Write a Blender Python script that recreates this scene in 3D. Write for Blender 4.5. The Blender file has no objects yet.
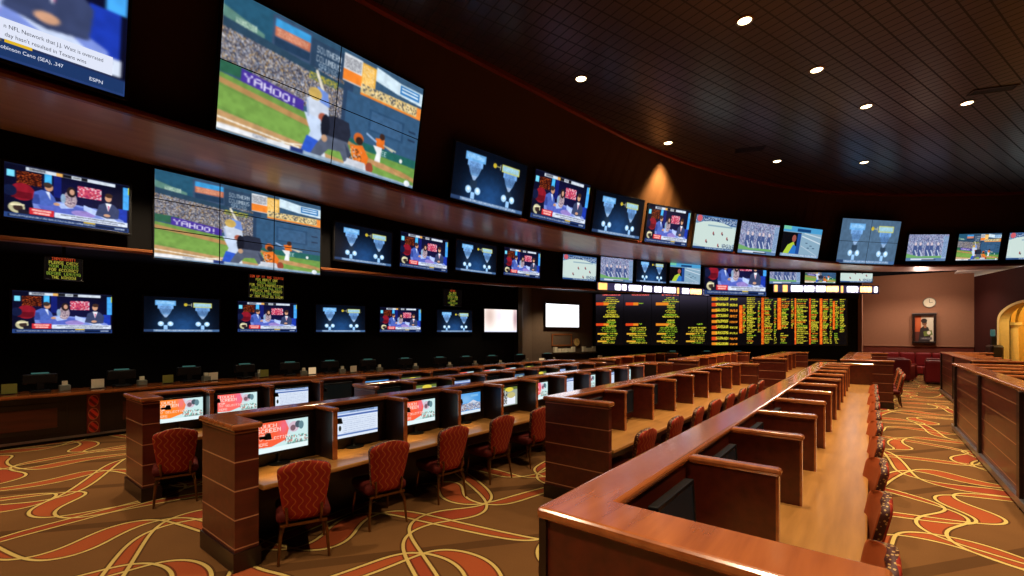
import bpy, bmesh, math, random
import numpy as np
from mathutils import Vector, Matrix
rnd = random.Random(7)
C = bpy.context.scene.collection
PI = math.pi
R_ = math.radians

# ------------------------------------------------------------------ materials
def lin(c):
    return tuple((x/255/12.92 if x/255 <= .04045 else ((x/255+.055)/1.055)**2.4) for x in c)

class NT:
    def __init__(s, name):
        s.m = bpy.data.materials.new(name); s.m.use_nodes = True
        s.t = s.m.node_tree; s.n = s.t.nodes; s.b = s.n['Principled BSDF']
    def link(s, a, b): s.t.links.new(a, b)
    def M(s, op, a, b=None, c=None):
        n = s.n.new('ShaderNodeMath'); n.operation = op
        for i, v in enumerate((a, b, c)):
            if v is None: continue
            if isinstance(v, (int, float)): n.inputs[i].default_value = v
            else: s.link(v, n.inputs[i])
        return n.outputs[0]
    def mix(s, f, a, b):
        n = s.n.new('ShaderNodeMix'); n.data_type = 'RGBA'
        for i, v in ((0, f), (6, a), (7, b)):
            if isinstance(v, (int, float)): n.inputs[i].default_value = v
            elif isinstance(v, tuple): n.inputs[i].default_value = (*v, 1) if len(v) == 3 else v
            else: s.link(v, n.inputs[i])
        return n.outputs[2]
    def noise(s, vec, scale, detail=3):
        n = s.n.new('ShaderNodeTexNoise'); n.inputs['Scale'].default_value = scale; n.inputs['Detail'].default_value = detail
        if vec is not None: s.link(vec, n.inputs['Vector'])
        return n.outputs['Fac']
    def pos(s): return s.n.new('ShaderNodeNewGeometry').outputs['Position']
    def obj(s): return s.n.new('ShaderNodeTexCoord').outputs['Object']
    def sep(s, v):
        n = s.n.new('ShaderNodeSeparateXYZ'); s.link(v, n.inputs[0]); return n.outputs
    def scale(s, v, sc):
        n = s.n.new('ShaderNodeMapping'); n.inputs['Scale'].default_value = sc; s.link(v, n.inputs['Vector']); return n.outputs[0]
    def setp(s, **k):
        for kk, v in k.items(): s.b.inputs[kk].default_value = v

def plain(name, rgb, rough=.5, metal=0, var=.12, spec=.5, coat=0):
    t = NT(name); c = lin(rgb)
    f = t.noise(t.obj(), 9)
    col = t.mix(f, tuple(x*(1-var) for x in c), tuple(min(1, x*(1+var)) for x in c))
    t.link(col, t.b.inputs['Base Color']); t.setp(Roughness=rough, Metallic=metal)
    t.b.inputs['Specular IOR Level'].default_value = spec
    t.b.inputs['Coat Weight'].default_value = coat; t.b.inputs['Coat Roughness'].default_value = .15
    return t.m

def wood(name, dark, light, rough=.3, stretch=(7, .6, 7), lines=None, coat=.4, spec=.5):
    t = NT(name); p = t.pos()
    f = t.noise(t.scale(p, stretch), 2.2, 5)
    f = t.M('MULTIPLY_ADD', f, 1.8, -.4)
    col = t.mix(f, lin(dark), lin(light))
    if lines:
        z = t.sep(p)[2]
        fr = t.M('FRACT', t.M('DIVIDE', t.M('ADD', z, lines[1]), lines[0]))
        ln = t.M('LESS_THAN', fr, .012/lines[0])
        col = t.mix(ln, col, lin(lines[2]))
    t.link(col, t.b.inputs['Base Color']); t.setp(Roughness=rough)
    t.b.inputs['Specular IOR Level'].default_value = spec
    t.b.inputs['Coat Weight'].default_value = coat; t.b.inputs['Coat Roughness'].default_value = .15 if coat > .9 else .18
    if coat > .9: t.b.inputs['Coat IOR'].default_value = 1.75
    return t.m

def emis(name, rgb, strength=1.0):
    t = NT(name); t.setp(Roughness=.4)
    t.b.inputs['Base Color'].default_value = (0, 0, 0, 1)
    t.b.inputs['Emission Color'].default_value = (*lin(rgb), 1); t.b.inputs['Emission Strength'].default_value = strength
    return t.m

def screen_mat(nm='lit_display', sampled=False):
    t = NT(nm); a = t.n.new('ShaderNodeAttribute'); a.attribute_name = 'picture'
    t.b.inputs['Base Color'].default_value = (.004, .004, .005, 1)
    t.link(a.outputs['Color'], t.b.inputs['Emission Color']); t.b.inputs['Emission Strength'].default_value = 1.12
    t.setp(Roughness=.25); t.b.inputs['Specular IOR Level'].default_value = .2
    try: t.m.cycles.emission_sampling = 'AUTO' if sampled else 'NONE'
    except Exception: pass
    return t.m

def print_mat():
    t = NT('printed_paper'); a = t.n.new('ShaderNodeAttribute'); a.attribute_name = 'picture'; t.link(a.outputs['Color'], t.b.inputs['Base Color']); t.setp(Roughness=.5); return t.m

def carpet_mat():
    t = NT('swirl_carpet'); p = t.pos(); X, Y, Z = t.sep(t.scale(p, (1.12, 1.12, 1.12)))
    def ribbons(th, P, A, k, W, q, ph, sh, pd=.6):
        c, s = math.cos(th), math.sin(th)
        x = t.M('ADD', t.M('MULTIPLY', X, c), t.M('MULTIPLY', Y, s))
        y = t.M('SUBTRACT', t.M('MULTIPLY', Y, c), t.M('MULTIPLY', X, s))
        xx = t.M('ADD', x, t.M('MULTIPLY', t.M('SINE', t.M('MULTIPLY_ADD', y, q, ph)), W))
        kx = t.M('MULTIPLY', xx, k)
        cq = t.M('MULTIPLY', t.M('COSINE', t.M('MULTIPLY_ADD', y, q, ph)), W*q)
        def fam(phase, amp):
            g = t.M('ADD', y, t.M('MULTIPLY', t.M('SINE', t.M('ADD', kx, phase)), amp))
            gx = t.M('MULTIPLY', t.M('COSINE', t.M('ADD', kx, phase)), amp*k)          # slope of the curve keeps the line width even
            gy = t.M('MULTIPLY_ADD', gx, cq, 1.0)
            gr = t.M('SQRT', t.M('ADD', t.M('MULTIPLY', gx, gx), t.M('MULTIPLY', gy, gy)))
            return t.M('ADD', t.M('DIVIDE', g, P), sh), gr
        (a, ga), (b, gb) = fam(0, A), fam(pd, A*.92)
        def near(v, gr, w):
            d = t.M('ABSOLUTE', t.M('SUBTRACT', t.M('FRACT', t.M('ADD', v, .5)), .5))
            return t.M('LESS_THAN', d, t.M('MULTIPLY', gr, w/P))
        line = t.M('MAXIMUM', near(a, ga, .018), near(b, gb, .018))
        halo = t.M('MAXIMUM', near(a, ga, .038), near(b, gb, .038))
        fill = t.M('GREATER_THAN', t.M('ABSOLUTE', t.M('SUBTRACT', t.M('FLOOR', a), t.M('FLOOR', b))), .5)
        return line, halo, fill, t.M('FRACT', t.M('MULTIPLY', t.M('FLOOR', a), .5))
    l1, h1, f1, o1 = ribbons(.75, 1.15, .52, 2.3, .36, 2.2, .3, .1, .8)
    l2, h2, f2, o2 = ribbons(2.2, 1.55, .46, 2.1, .36, 2.0, 1.4, .35, .8)
    brown = t.mix(t.noise(p, 1.2, 4), lin((98, 66, 36)), lin((122, 82, 44)))
    # faint darker weave bars crossing the ground
    dg = t.M('FRACT', t.M('DIVIDE', t.M('ADD', t.M('MULTIPLY', X, .8), t.M('MULTIPLY', Y, -.6)), 1.7))
    bar = t.M('MULTIPLY', t.M('LESS_THAN', dg, .1), .7)
    brown = t.mix(bar, brown, lin((72, 46, 22)))
    fine = t.noise(p, 90, 2)
    ora = t.mix(t.noise(p, .8, 1), lin((150, 60, 34)), lin((170, 88, 46)))
    red = t.mix(o1, ora, lin((138, 44, 34)))
    col = t.mix(f2, brown, red)
    col = t.mix(f1, col, ora)
    hal = t.M('MULTIPLY', t.M('MAXIMUM', h1, h2), .7)
    col = t.mix(hal, col, lin((60, 34, 16)))
    col = t.mix(t.M('MAXIMUM', l1, l2), col, lin((206, 178, 104)))
    col = t.mix(t.M('MULTIPLY', fine, .35), col, lin((60, 35, 18)))
    t.link(col, t.b.inputs['Base Color']); t.setp(Roughness=.95); t.b.inputs['Specular IOR Level'].default_value = .1
    return t.m

def ceiling_mat():
    t = NT('ceiling_tile_grid'); p = t.pos(); X, Y, Z = t.sep(p)
    th = R_(-19.3); c, s = math.cos(th), math.sin(th)
    x = t.M('ADD', t.M('MULTIPLY', X, c), t.M('MULTIPLY', Y, s)); y = t.M('SUBTRACT', t.M('MULTIPLY', Y, c), t.M('MULTIPLY', X, s))
    fx = t.M('LESS_THAN', t.M('FRACT', t.M('DIVIDE', x, .33)), .1); fy = t.M('LESS_THAN', t.M('FRACT', t.M('DIVIDE', y, .22)), .12)
    g = t.M('MAXIMUM', fx, fy)
    col = t.mix(g, lin((44, 28, 24)), lin((10, 6, 5)))
    t.link(col, t.b.inputs['Base Color'])
    t.link(t.mix(g, (.3,)*3, (.8,)*3), t.b.inputs['Roughness'])
    t.b.inputs['Specular IOR Level'].default_value = .6
    return t.m

def fabric_mat():
    t = NT('wavy_red_upholstery'); o = t.obj(); X, Y, Z = t.sep(o)
    w = t.M('ADD', t.M('DIVIDE', Y, .062), t.M('MULTIPLY', t.M('SINE', t.M('MULTIPLY', Z, 52)), .3))
    d = t.M('ABSOLUTE', t.M('SUBTRACT', t.M('FRACT', w), .5))
    ln = t.M('LESS_THAN', d, .085)
    col = t.mix(t.noise(o, 25), lin((136, 30, 19)), lin((168, 48, 28)))
    col = t.mix(t.M('MULTIPLY', ln, .75), col, lin((196, 112, 48)))
    t.link(col, t.b.inputs['Base Color']); t.setp(Roughness=.75); t.b.inputs['Specular IOR Level'].default_value = .25
    return t.m

def dotted_mat():
    t = NT('dotted_edge_fabric'); o = t.obj()
    v = t.n.new('ShaderNodeTexVoronoi'); v.inputs['Scale'].default_value = 42; t.link(o, v.inputs['Vector'])
    f = t.M('LESS_THAN', v.outputs['Distance'], .3)
    col = t.mix(f, lin((74, 26, 18)), lin((190, 150, 90)))
    t.link(col, t.b.inputs['Base Color']); t.setp(Roughness=.6)
    return t.m

def ornament_mat():
    t = NT('carved_red_ornament'); X, Y, Z = t.sep(t.n.new('ShaderNodeTexCoord').outputs['Generated'])
    a = t.M('DIVIDE', t.M('SUBTRACT', Y, .5), .4); b = t.M('DIVIDE', t.M('SUBTRACT', t.M('FRACT', t.M('MULTIPLY', Z, 3)), .5), .46)
    d = t.M('ADD', t.M('MULTIPLY', a, a), t.M('MULTIPLY', b, b))
    leaf = t.M('GREATER_THAN', t.M('SINE', t.M('ADD', t.M('MULTIPLY', a, 4), t.M('MULTIPLY', b, 5))), -.1)
    col = t.mix(leaf, lin((130, 20, 16)), lin((226, 56, 38))); col = t.mix(t.M('GREATER_THAN', d, .8), col, lin((196, 128, 84))); col = t.mix(t.M('GREATER_THAN', d, 1.0), col, lin((120, 26, 20)))
    t.link(col, t.b.inputs['Base Color']); t.setp(Roughness=.35)
    return t.m

MT = dict(print=print_mat(),
    carpet=carpet_mat(), ceiling=ceiling_mat(), screen=screen_mat(), strip=screen_mat('lit_strip', True), fabric=fabric_mat(), dotted=dotted_mat(), ornament=ornament_mat(),
    ledge=wood('cherry_ledge', (142, 72, 34), (186, 106, 54), .24, coat=1),
    panel=wood('mahogany_panel', (70, 20, 12), (98, 34, 18), .36, lines=(.255, .06, (190, 132, 98)), coat=.3),
    red=wood('mahogany_plain', (66, 19, 11), (96, 33, 17), .34, coat=.35),
    worktop=wood('golden_worktop', (150, 100, 48), (190, 134, 70), .3, coat=.4),
    dark=wood('dark_stained_wood_and_shade', (22, 9, 6), (36, 16, 10), .4, coat=.2),  # real dark wood parts, and shade put into the colour inside some booths
    soffit=wood('soffit_veneer', (156, 128, 126), (186, 156, 150), .42, stretch=(3, .5, 3), coat=.35),
    lip=wood('red_cornice', (96, 28, 12), (122, 42, 18), .4, coat=.3),
    orange_trim=wood('amber_ledge_trim', (116, 62, 30), (140, 80, 40), .45, coat=.1),
    black=plain('matte_black_wall', (11, 9, 10), .8, spec=.12),
    upper=plain('dark_brown_upper_wall', (64, 43, 28), .85, spec=.08),
    blackp=plain('black_plastic', (16, 16, 18), .4, spec=.35),
    greyp=plain('grey_plastic', (112, 116, 106), .45),
    brownwall=plain('brown_painted_wall', (96, 80, 68), .75, spec=.2),
    mauve=plain('mauve_painted_wall', (148, 104, 80), .8, spec=.2, var=.06),
    wains=wood('wainscot_wood', (92, 34, 22), (112, 48, 30), .5, coat=.1),
    darkred=plain('dark_red_wall', (56, 22, 18), .8, spec=.15),
    steel=plain('brushed_steel', (150, 146, 150), .3, .85),
    bronze=plain('bronze_metal', (120, 84, 46), .28, .9),
    seat=plain('dark_seat_fabric', (88, 24, 18), .8, spec=.2),
    orange=plain('orange_upholstery', (176, 84, 40), .6, spec=.25),
    redvinyl=plain('red_vinyl', (112, 20, 26), .45, spec=.35),
    white=plain('white_card', (222, 214, 190), .7), cream=plain('cream_plaster', (226, 196, 120), .7),
    yellowwall=plain('yellow_wall', (226, 176, 70), .8), whiteceil=plain('white_ceiling', (226, 220, 214), .9),
    green=plain('olive_plastic', (128, 128, 60), .5),
    led=emis('downlight_glow', (255, 232, 178), 9.0), teal=emis('teal_glow', (70, 120, 112), .5), lampw=emis('small_lamp_glow', (255, 214, 160), .6),
    capdark=emis('caption_dark', (38, 40, 52), 1), capyellow=emis('caption_yellow', (226, 184, 40), 1), capblue=emis('caption_blue', (30, 56, 104), 1), capwhite=emis('caption_white', (226, 232, 250), 1),
)

# ------------------------------------------------------------------ mesh helpers
def new(name, bm, m=None, parent=None, smooth=False):
    me = bpy.data.meshes.new(name); bm.to_mesh(me); bm.free()
    for mm in (m if isinstance(m, (list, tuple)) else [m]):
        if mm: me.materials.append(MT[mm])
    if smooth:
        for p in me.polygons: p.use_smooth = True
    o = bpy.data.objects.new(name, me); C.objects.link(o)
    if parent: o.parent = parent
    return o
def empty(name, loc=(0, 0, 0), rot=(0, 0, 0)):
    o = bpy.data.objects.new(name, None); C.objects.link(o); o.location = loc; o.rotation_euler = rot; o.empty_display_size = .1
    return o
def tag(o, label=None, cat=None, group=None, kind=None):
    for k, v in (('label', label), ('category', cat), ('group', group), ('kind', kind)):
        if v: o[k] = v
    return o
def copy_tree(o, parent=None):
    c = o.copy(); C.objects.link(c)
    if parent: c.parent = parent
    for ch in list(o.children): copy_tree(ch, c)
    return c
def box(bm, x0, y0, z0, x1, y1, z1, bev=0, mi=0, seg=2):
    x0, x1 = sorted((x0, x1)); y0, y1 = sorted((y0, y1)); z0, z1 = sorted((z0, z1))
    b = bmesh.new(); bmesh.ops.create_cube(b, size=1)
    for v in b.verts: v.co = Vector((x0+(v.co.x+.5)*(x1-x0), y0+(v.co.y+.5)*(y1-y0), z0+(v.co.z+.5)*(z1-z0)))
    if bev:
        bmesh.ops.bevel(b, geom=list(b.edges), offset=min(bev, .45*min(x1-x0, y1-y0, z1-z0)), segments=seg, profile=.5, affect='EDGES')
    for f in b.faces: f.material_index = mi
    me = bpy.data.meshes.new('t'); b.to_mesh(me); b.free(); bm.from_mesh(me); bpy.data.meshes.remove(me)
def B(name, m, parent, *boxes, bev=0):
    bm = bmesh.new()
    for b in boxes: box(bm, *b, bev=bev)
    return new(name, bm, m, parent)
def lathe(bm, prof, n=20, c=(0, 0, 0), mi=0):
    rings = []
    for r, z in prof:
        rings.append([bm.verts.new((c[0]+r*math.cos(2*PI*i/n), c[1]+r*math.sin(2*PI*i/n), c[2]+z)) for i in range(n)] if r > 1e-6 else [bm.verts.new((c[0], c[1], c[2]+z))])
    for a, b in zip(rings, rings[1:]):
        for i in range(n):
            j = (i+1) % n
            if len(a) == 1 and len(b) == 1: continue
            f = (a[0], b[j], b[i]) if len(a) == 1 else ((a[i], a[j], b[0]) if len(b) == 1 else (a[i], a[j], b[j], b[i]))
            bm.faces.new(f).material_index = mi
def tube(bm, pts, r, n=8):
    pts = [Vector(p) for p in pts]; rings = []
    for i, p in enumerate(pts):
        d = (pts[min(i+1, len(pts)-1)]-pts[max(i-1, 0)]).normalized()
        a = d.cross(Vector((0, 0, 1)) if abs(d.z) < .9 else Vector((1, 0, 0))).normalized(); b = d.cross(a)
        rr = r[i] if isinstance(r, (list, tuple)) else r
        rings.append([bm.verts.new(p+a*rr*math.cos(2*PI*k/n)+b*rr*math.sin(2*PI*k/n)) for k in range(n)])
    for s, t in zip(rings, rings[1:]):
        for k in range(n): bm.faces.new((s[k], s[(k+1) % n], t[(k+1) % n], t[k]))
    bm.faces.new(rings[0]); bm.faces.new(rings[-1])
    bmesh.ops.recalc_face_normals(bm, faces=bm.faces)
def chaikin(L, n=2):
    for _ in range(n):
        M = [L[0]]
        for a, b in zip(L, L[1:]):
            M.append(tuple(.75*p+.25*q for p, q in zip(a, b))); M.append(tuple(.25*p+.75*q for p, q in zip(a, b)))
        M.append(L[-1]); L = M
    return L
def resample(L, n):
    d = [0]
    for a, b in zip(L, L[1:]): d.append(d[-1]+math.dist(a, b))
    out = []; j = 0
    for i in range(n):
        s = d[-1]*i/(n-1)
        while j < len(L)-2 and d[j+1] < s: j += 1
        f = (s-d[j])/max(1e-9, d[j+1]-d[j]); out.append(tuple(p+(q-p)*f for p, q in zip(L[j], L[j+1])))
    return out
def normals(L):
    out = []
    for i in range(len(L)):
        a, b = L[max(i-1, 0)], L[min(i+1, len(L)-1)]; dx, dy = b[0]-a[0], b[1]-a[1]; l = math.hypot(dx, dy)
        out.append((dy/l, -dx/l))
    return out
def sweep(bm, L, prof, zf=None, mi=0):        # prof: closed list of (offset to the room side, z)
    N = normals(L); rings = []
    for i, (p, n) in enumerate(zip(L, N)):
        dz = zf(i/(len(L)-1)) if zf else 0
        rings.append([bm.verts.new((p[0]+n[0]*o, p[1]+n[1]*o, z+dz)) for o, z in prof])
    k = len(prof)
    for a, b in zip(rings, rings[1:]):
        for i in range(k): bm.faces.new((a[i], a[(i+1) % k], b[(i+1) % k], b[i])).material_index = mi
    bm.faces.new(rings[0]); bm.faces.new(rings[-1]); bmesh.ops.recalc_face_normals(bm, faces=bm.faces)
def loft(bm, A, Bc):                            # two equal-length 3-D polylines
    va = [bm.verts.new(p) for p in A]; vb = [bm.verts.new(p) for p in Bc]
    for i in range(len(A)-1): bm.faces.new((va[i], va[i+1], vb[i+1], vb[i]))
def slab(bm, poly, z0, z1):
    a = [bm.verts.new((x, y, z0)) for x, y in poly]; b = [bm.verts.new((x, y, z1)) for x, y in poly]
    bm.faces.new(a); bm.faces.new(b)
    for i in range(len(a)): bm.faces.new((a[i], a[(i+1) % len(a)], b[(i+1) % len(a)], b[i]))
    bmesh.ops.recalc_face_normals(bm, faces=bm.faces)
def struct(name, bm, m):
    return tag(new(name, bm, m), kind='structure')

# ------------------------------------------------------------------ room shell
LIP = chaikin([(-7.96, -7.1), (-7.96, .44), (-7.96, 2.66), (-7.86, 5.77), (-7.72, 7.46), (-7.42, 9.5), (-6.79, 12.51), (-5.95, 14.91), (-4.97, 16.95), (-3.91, 18.91), (-2.66, 21.12), (-1.24, 23.79), (.27, 25.92), (1.95, 27.51), (5.24, 29.47), (8.43, 31.07)])
BACK = chaikin([(-10, -7.1), (-10, .59), (-10, 2.4), (-9.99, 5.33), (-9.94, 7.1), (-9.85, 9.76), (-9.32, 13.31), (-7.54, 17.75), (-5.9, 21.12), (-3.82, 24.05), (-1.46, 26.45), (.15, 28.05), (1.33, 28.9), (2.6, 29.6), (5.05, 30.7), (8.0, 32.1)])
TRIM = chaikin([(-7.43, -7.16), (-7.39, 1.79), (-7.14, 4.78), (-6.67, 7.67), (-6.04, 11.9), (-5.6, 14.2), (-4.75, 17.2), (-2.6, 21.9), (.75, 25.6), (5.1, 28.6), (8.51, 30.4)])
WALL = chaikin([(-14, -8), (-14, 3), (-13.9, 5.3), (-13.5, 7.2), (-12.9, 9.2), (-12.1, 11.4), (-11.3, 13.3), (-11.0, 14.3)])
ZC, ZS = 8.1, 5.1
bm = bmesh.new(); box(bm, -16, -8.4, -.12, 13, 38, 0); struct('floor', bm, 'carpet')
bm = bmesh.new(); box(bm, -16, -8.4, ZC, 13, 38, ZC+.15); struct('ceiling', bm, 'ceiling')
bm = bmesh.new(); sweep(bm, WALL, [(0, 0), (0, 4.6), (-.15, 4.6), (-.15, 0)]); struct('wall_left', bm, 'black')
bm = bmesh.new(); box(bm, -16, -8.4, 0, 13, -8.25, ZC); struct('wall_rear', bm, 'darkred')
FAR = [(-11.0, 14.3), (-11.6, 16.1), (-10.6, 19.75)]
bm = bmesh.new(); sweep(bm, FAR, [(0, 0), (0, 4.6), (-.15, 4.6), (-.15, 0)]); struct('wall_far_left', bm, 'brownwall')
bm = bmesh.new(); sweep(bm, [(-10.6, 19.75), (-.35, 27.85)], [(0, 0), (0, 4.9), (-.15, 4.9), (-.15, 0)]); struct('wall_board', bm, 'black')
bm = bmesh.new(); sweep(bm, [(-.35, 27.7), (-.35, 31.8)], [(0, 0), (0, 5.09), (-.15, 5.09), (-.15, 0)]); struct('wall_return', bm, 'mauve')
bm = bmesh.new(); box(bm, -.5, 31.8, 0, 4.0, 31.95, 5.25); struct('wall_back', bm, 'mauve')
bm = bmesh.new(); box(bm, -.35, 31.74, 0, 3.98, 31.8, 1.44); struct('trim_wainscot', bm, 'wains')
bm = bmesh.new(); box(bm, -.35, 31.7, 1.44, 3.98, 31.8, 1.5, .01); struct('trim_wainscot_rail', bm, 'mauve')
# pillar at the end of the screen wall
bm = bmesh.new(); box(bm, -11.08, 14.15, 0, -10.86, 14.45, 4.2, .02); struct('trim_pillar', bm, 'dark')
# leaning upper wall, its cornices and soffits
n = 90
bm = bmesh.new(); LR = resample(LIP, n); loft(bm, [(p[0]-q[0]*.75, p[1]-q[1]*.75, ZS) for p, q in zip(LR, normals(LR))], [(x, y, ZC+.02) for x, y in resample(TRIM, n)]); struct('wall_upper', bm, 'upper')
bm = bmesh.new(); sweep(bm, resample(TRIM, n), [(-.05, ZC-.09), (.06, ZC-.09), (.06, ZC+.03), (-.05, ZC+.03)]); struct('trim_ceiling_edge', bm, 'lip')
bm = bmesh.new(); sweep(bm, resample(LIP, n), [(-.02, ZS-.012), (.05, ZS-.012), (.075, ZS+.02), (.075, ZS+.07), (.03, ZS+.1), (-.02, ZS+.1)]); struct('trim_soffit_edge', bm, 'lip')
bm = bmesh.new(); loft(bm, [(x, y, ZS) for x, y in resample(LIP, n)], [(x, y, ZS) for x, y in resample(BACK, n)]); struct('ceiling_soffit', bm, 'soffit')
zl = lambda f: 3.48+.30*min(1, max(0, (f-.2)/.4))
bk = resample([p for p in BACK if p[0] < -.42], n)
bm = bmesh.new(); loft(bm, [(x, y, zl(i/(n-1))) for i, (x, y) in enumerate(bk)], [(x, y, ZS+.01) for x, y in bk]); struct('wall_middle', bm, 'black')
lb = bk[:62]
bm = bmesh.new(); sweep(bm, lb, [(-.03, -.02), (.10, -.02), (.12, .0), (.12, .035), (.06, .055), (-.03, .055)], zf=lambda f: zl(f*61/(n-1))); struct('trim_lower_edge', bm, 'orange_trim')
WX = resample(WALL[:-1]+FAR+[(-.5, 27.9)], n)
bm = bmesh.new(); loft(bm, [(x, y, zl(i/(n-1))+.01) for i, (x, y) in enumerate(bk)], [(x-.1, y+.1, zl(i/(n-1))+.3) for i, (x, y) in enumerate(WX)]); struct('ceiling_counter', bm, 'black')
# right-hand wall with an arched opening into a lit corridor
RA, RB = Vector((4.0, 31.8)), Vector((6.2, 23.5)); rd = (RB-RA).normalized(); rn = Vector((-rd.y, rd.x))     # rn points away from the hall
def rp(s, o=0): return RA+rd*s*8.587+rn*o
def right_wall():
    bm = bmesh.new(); top = 4.93
    s0, s1, zs, rise = .255, .78, 2.66, .78
    arch = [(s0, 0)]+[((s0+s1)/2-(s1-s0)/2*math.cos(PI*i/24), zs+rise*math.sin(PI*i/24)) for i in range(25)]+[(s1, 0)]
    for o in (0, .3):
        P = lambda s, z: bm.verts.new((*rp(s, o), z))
        for q in ([(0, 0), (s0, 0), (s0, top), (0, top)], [(s1, 0), (3.9, 0), (3.9, top), (s1, top)]):
            bm.faces.new([P(*v) for v in q])
        for a, b in zip(arch[1:-1], arch[2:-1]): bm.faces.new([P(*a), P(*b), P(b[0], top), P(a[0], top)])
    for a, b in zip(arch, arch[1:]):
        bm.faces.new([bm.verts.new((*rp(s, o), z)) for (s, z), o in ((a, 0), (b, 0), (b, .3), (a, .3))]).material_index = 1
    bm.faces.new([bm.verts.new((*rp(s, o), top)) for s, o in ((0, 0), (3.9, 0), (3.9, .3), (0, .3))])
    o = tag(new('wall_right', bm, ['darkred', 'cream']), kind='structure')
    bm = bmesh.new()
    pts = [(*rp(s, -.03), z) for s, z in arch]; 
    for a, b in zip(arch, arch[1:]):
        m = ((s0+s1)/2, 1.6)
        def out(v, k): return (v[0]+(v[0]-m[0])*k, v[1]+max(0, v[1]-m[1])*k*.8)
        q = [a, b, out(b, .07), out(a, .07)]
        f0 = [bm.verts.new((*rp(s, -.04), z)) for s, z in q]; f1 = [bm.verts.new((*rp(s, .02), z)) for s, z in q]
        bm.faces.new(f0)
        for i in range(4): bm.faces.new((f0[i], f0[(i+1) % 4], f1[(i+1) % 4], f1[i]))
    struct('trim_arch', bm, 'cream')
right_wall()
bm = bmesh.new(); bm.faces.new([bm.verts.new((*rp(s, 3.2), z)) for s, z in ((-.1, 0), (1.4, 0), (1.4, 4.6), (-.1, 4.6))]); struct('wall_corridor', bm, 'yellowwall')
bm = bmesh.new(); bm.faces.new([bm.verts.new((*rp(.12, o), z)) for o, z in ((.3, 0), (3.2, 0), (3.2, 4.6), (.3, 4.6))]); struct('wall_corridor_end', bm, 'yellowwall')
bm = bmesh.new(); slab(bm, [tuple(rp(-.1, .31)), tuple(rp(1.4, .31)), tuple(rp(1.4, 3.2)), tuple(rp(-.1, 3.2))], 4.4, 4.45); struct('ceiling_corridor', bm, 'yellowwall')
bm = bmesh.new(); slab(bm, [(3.3, 30.6), (9, 30.6), (9, 37), (3.3, 37)], ZS+.02, ZS+.1); struct('ceiling_lounge', bm, 'whiteceil')
for s in (.2, .68):
    bm = bmesh.new(); p = rp(s, .62)
    lathe(bm, [(.3, 0), (.3, .25), (.24, .3), (.22, .36), (.2, 1.3), (.18, 2.35), (.22, 2.42), (.3, 2.5), (.3, 2.62), (0, 2.62)], 16, (p.x, p.y, 0)); struct('trim_column', bm, 'cream')
    bm = bmesh.new()
    for k in range(12):
        a0, a1 = PI*k/12, PI*(k+1)/12
        q = [(.9*math.cos(a), .9*math.sin(a)) for a in (a0, a1)]+[(1.08*math.cos(a), 1.08*math.sin(a)) for a in (a1, a0)]
        for o in (.5, .75): bm.faces.new([bm.verts.new((*rp(s+.14+x/8.587*1.2, o), 2.62+z)) for x, z in q])
    struct('trim_corridor_arch', bm, 'cream')

# ------------------------------------------------------------------ screen pictures: a little painter -> one colour per grid vertex
FONT = {}
for l in '''A0E11111F111111 B1E11111E11111E C0E11101010110E D1E11111111111E E1F10101E10101F F1F10101E101010 G0E11101711110F H1111111F111111 I0E04040404040E J0702020202120C
K11121418141211 L1010101010101F M111B1515111111 N11191513111111 O0E11111111110E P1E11111E101010 Q0E11111115120D R1E11111E141211 S0F10100E01011E T1F040404040404 U1111111111110E V11111111110A04
W11111115151B11 X11110A040A1111 Y11110A04040404 Z1F01020408101F 00E11131519110E 1040C040404040E 20E11010204081F 31F02040201110E 402060A121F0202 51F101E0101110E 60608101E11110E 71F010204080808
80E11110E11110E 90E11110F01020C .0000000000 .00000000000C0C !04040404040004 -0000001F000000 /01010204081010 +0004041F040400'''.split():
    FONT[l[0]] = [int(l[1+2*i:3+2*i].ljust(2, '0'), 16) for i in range(7)]
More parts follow.
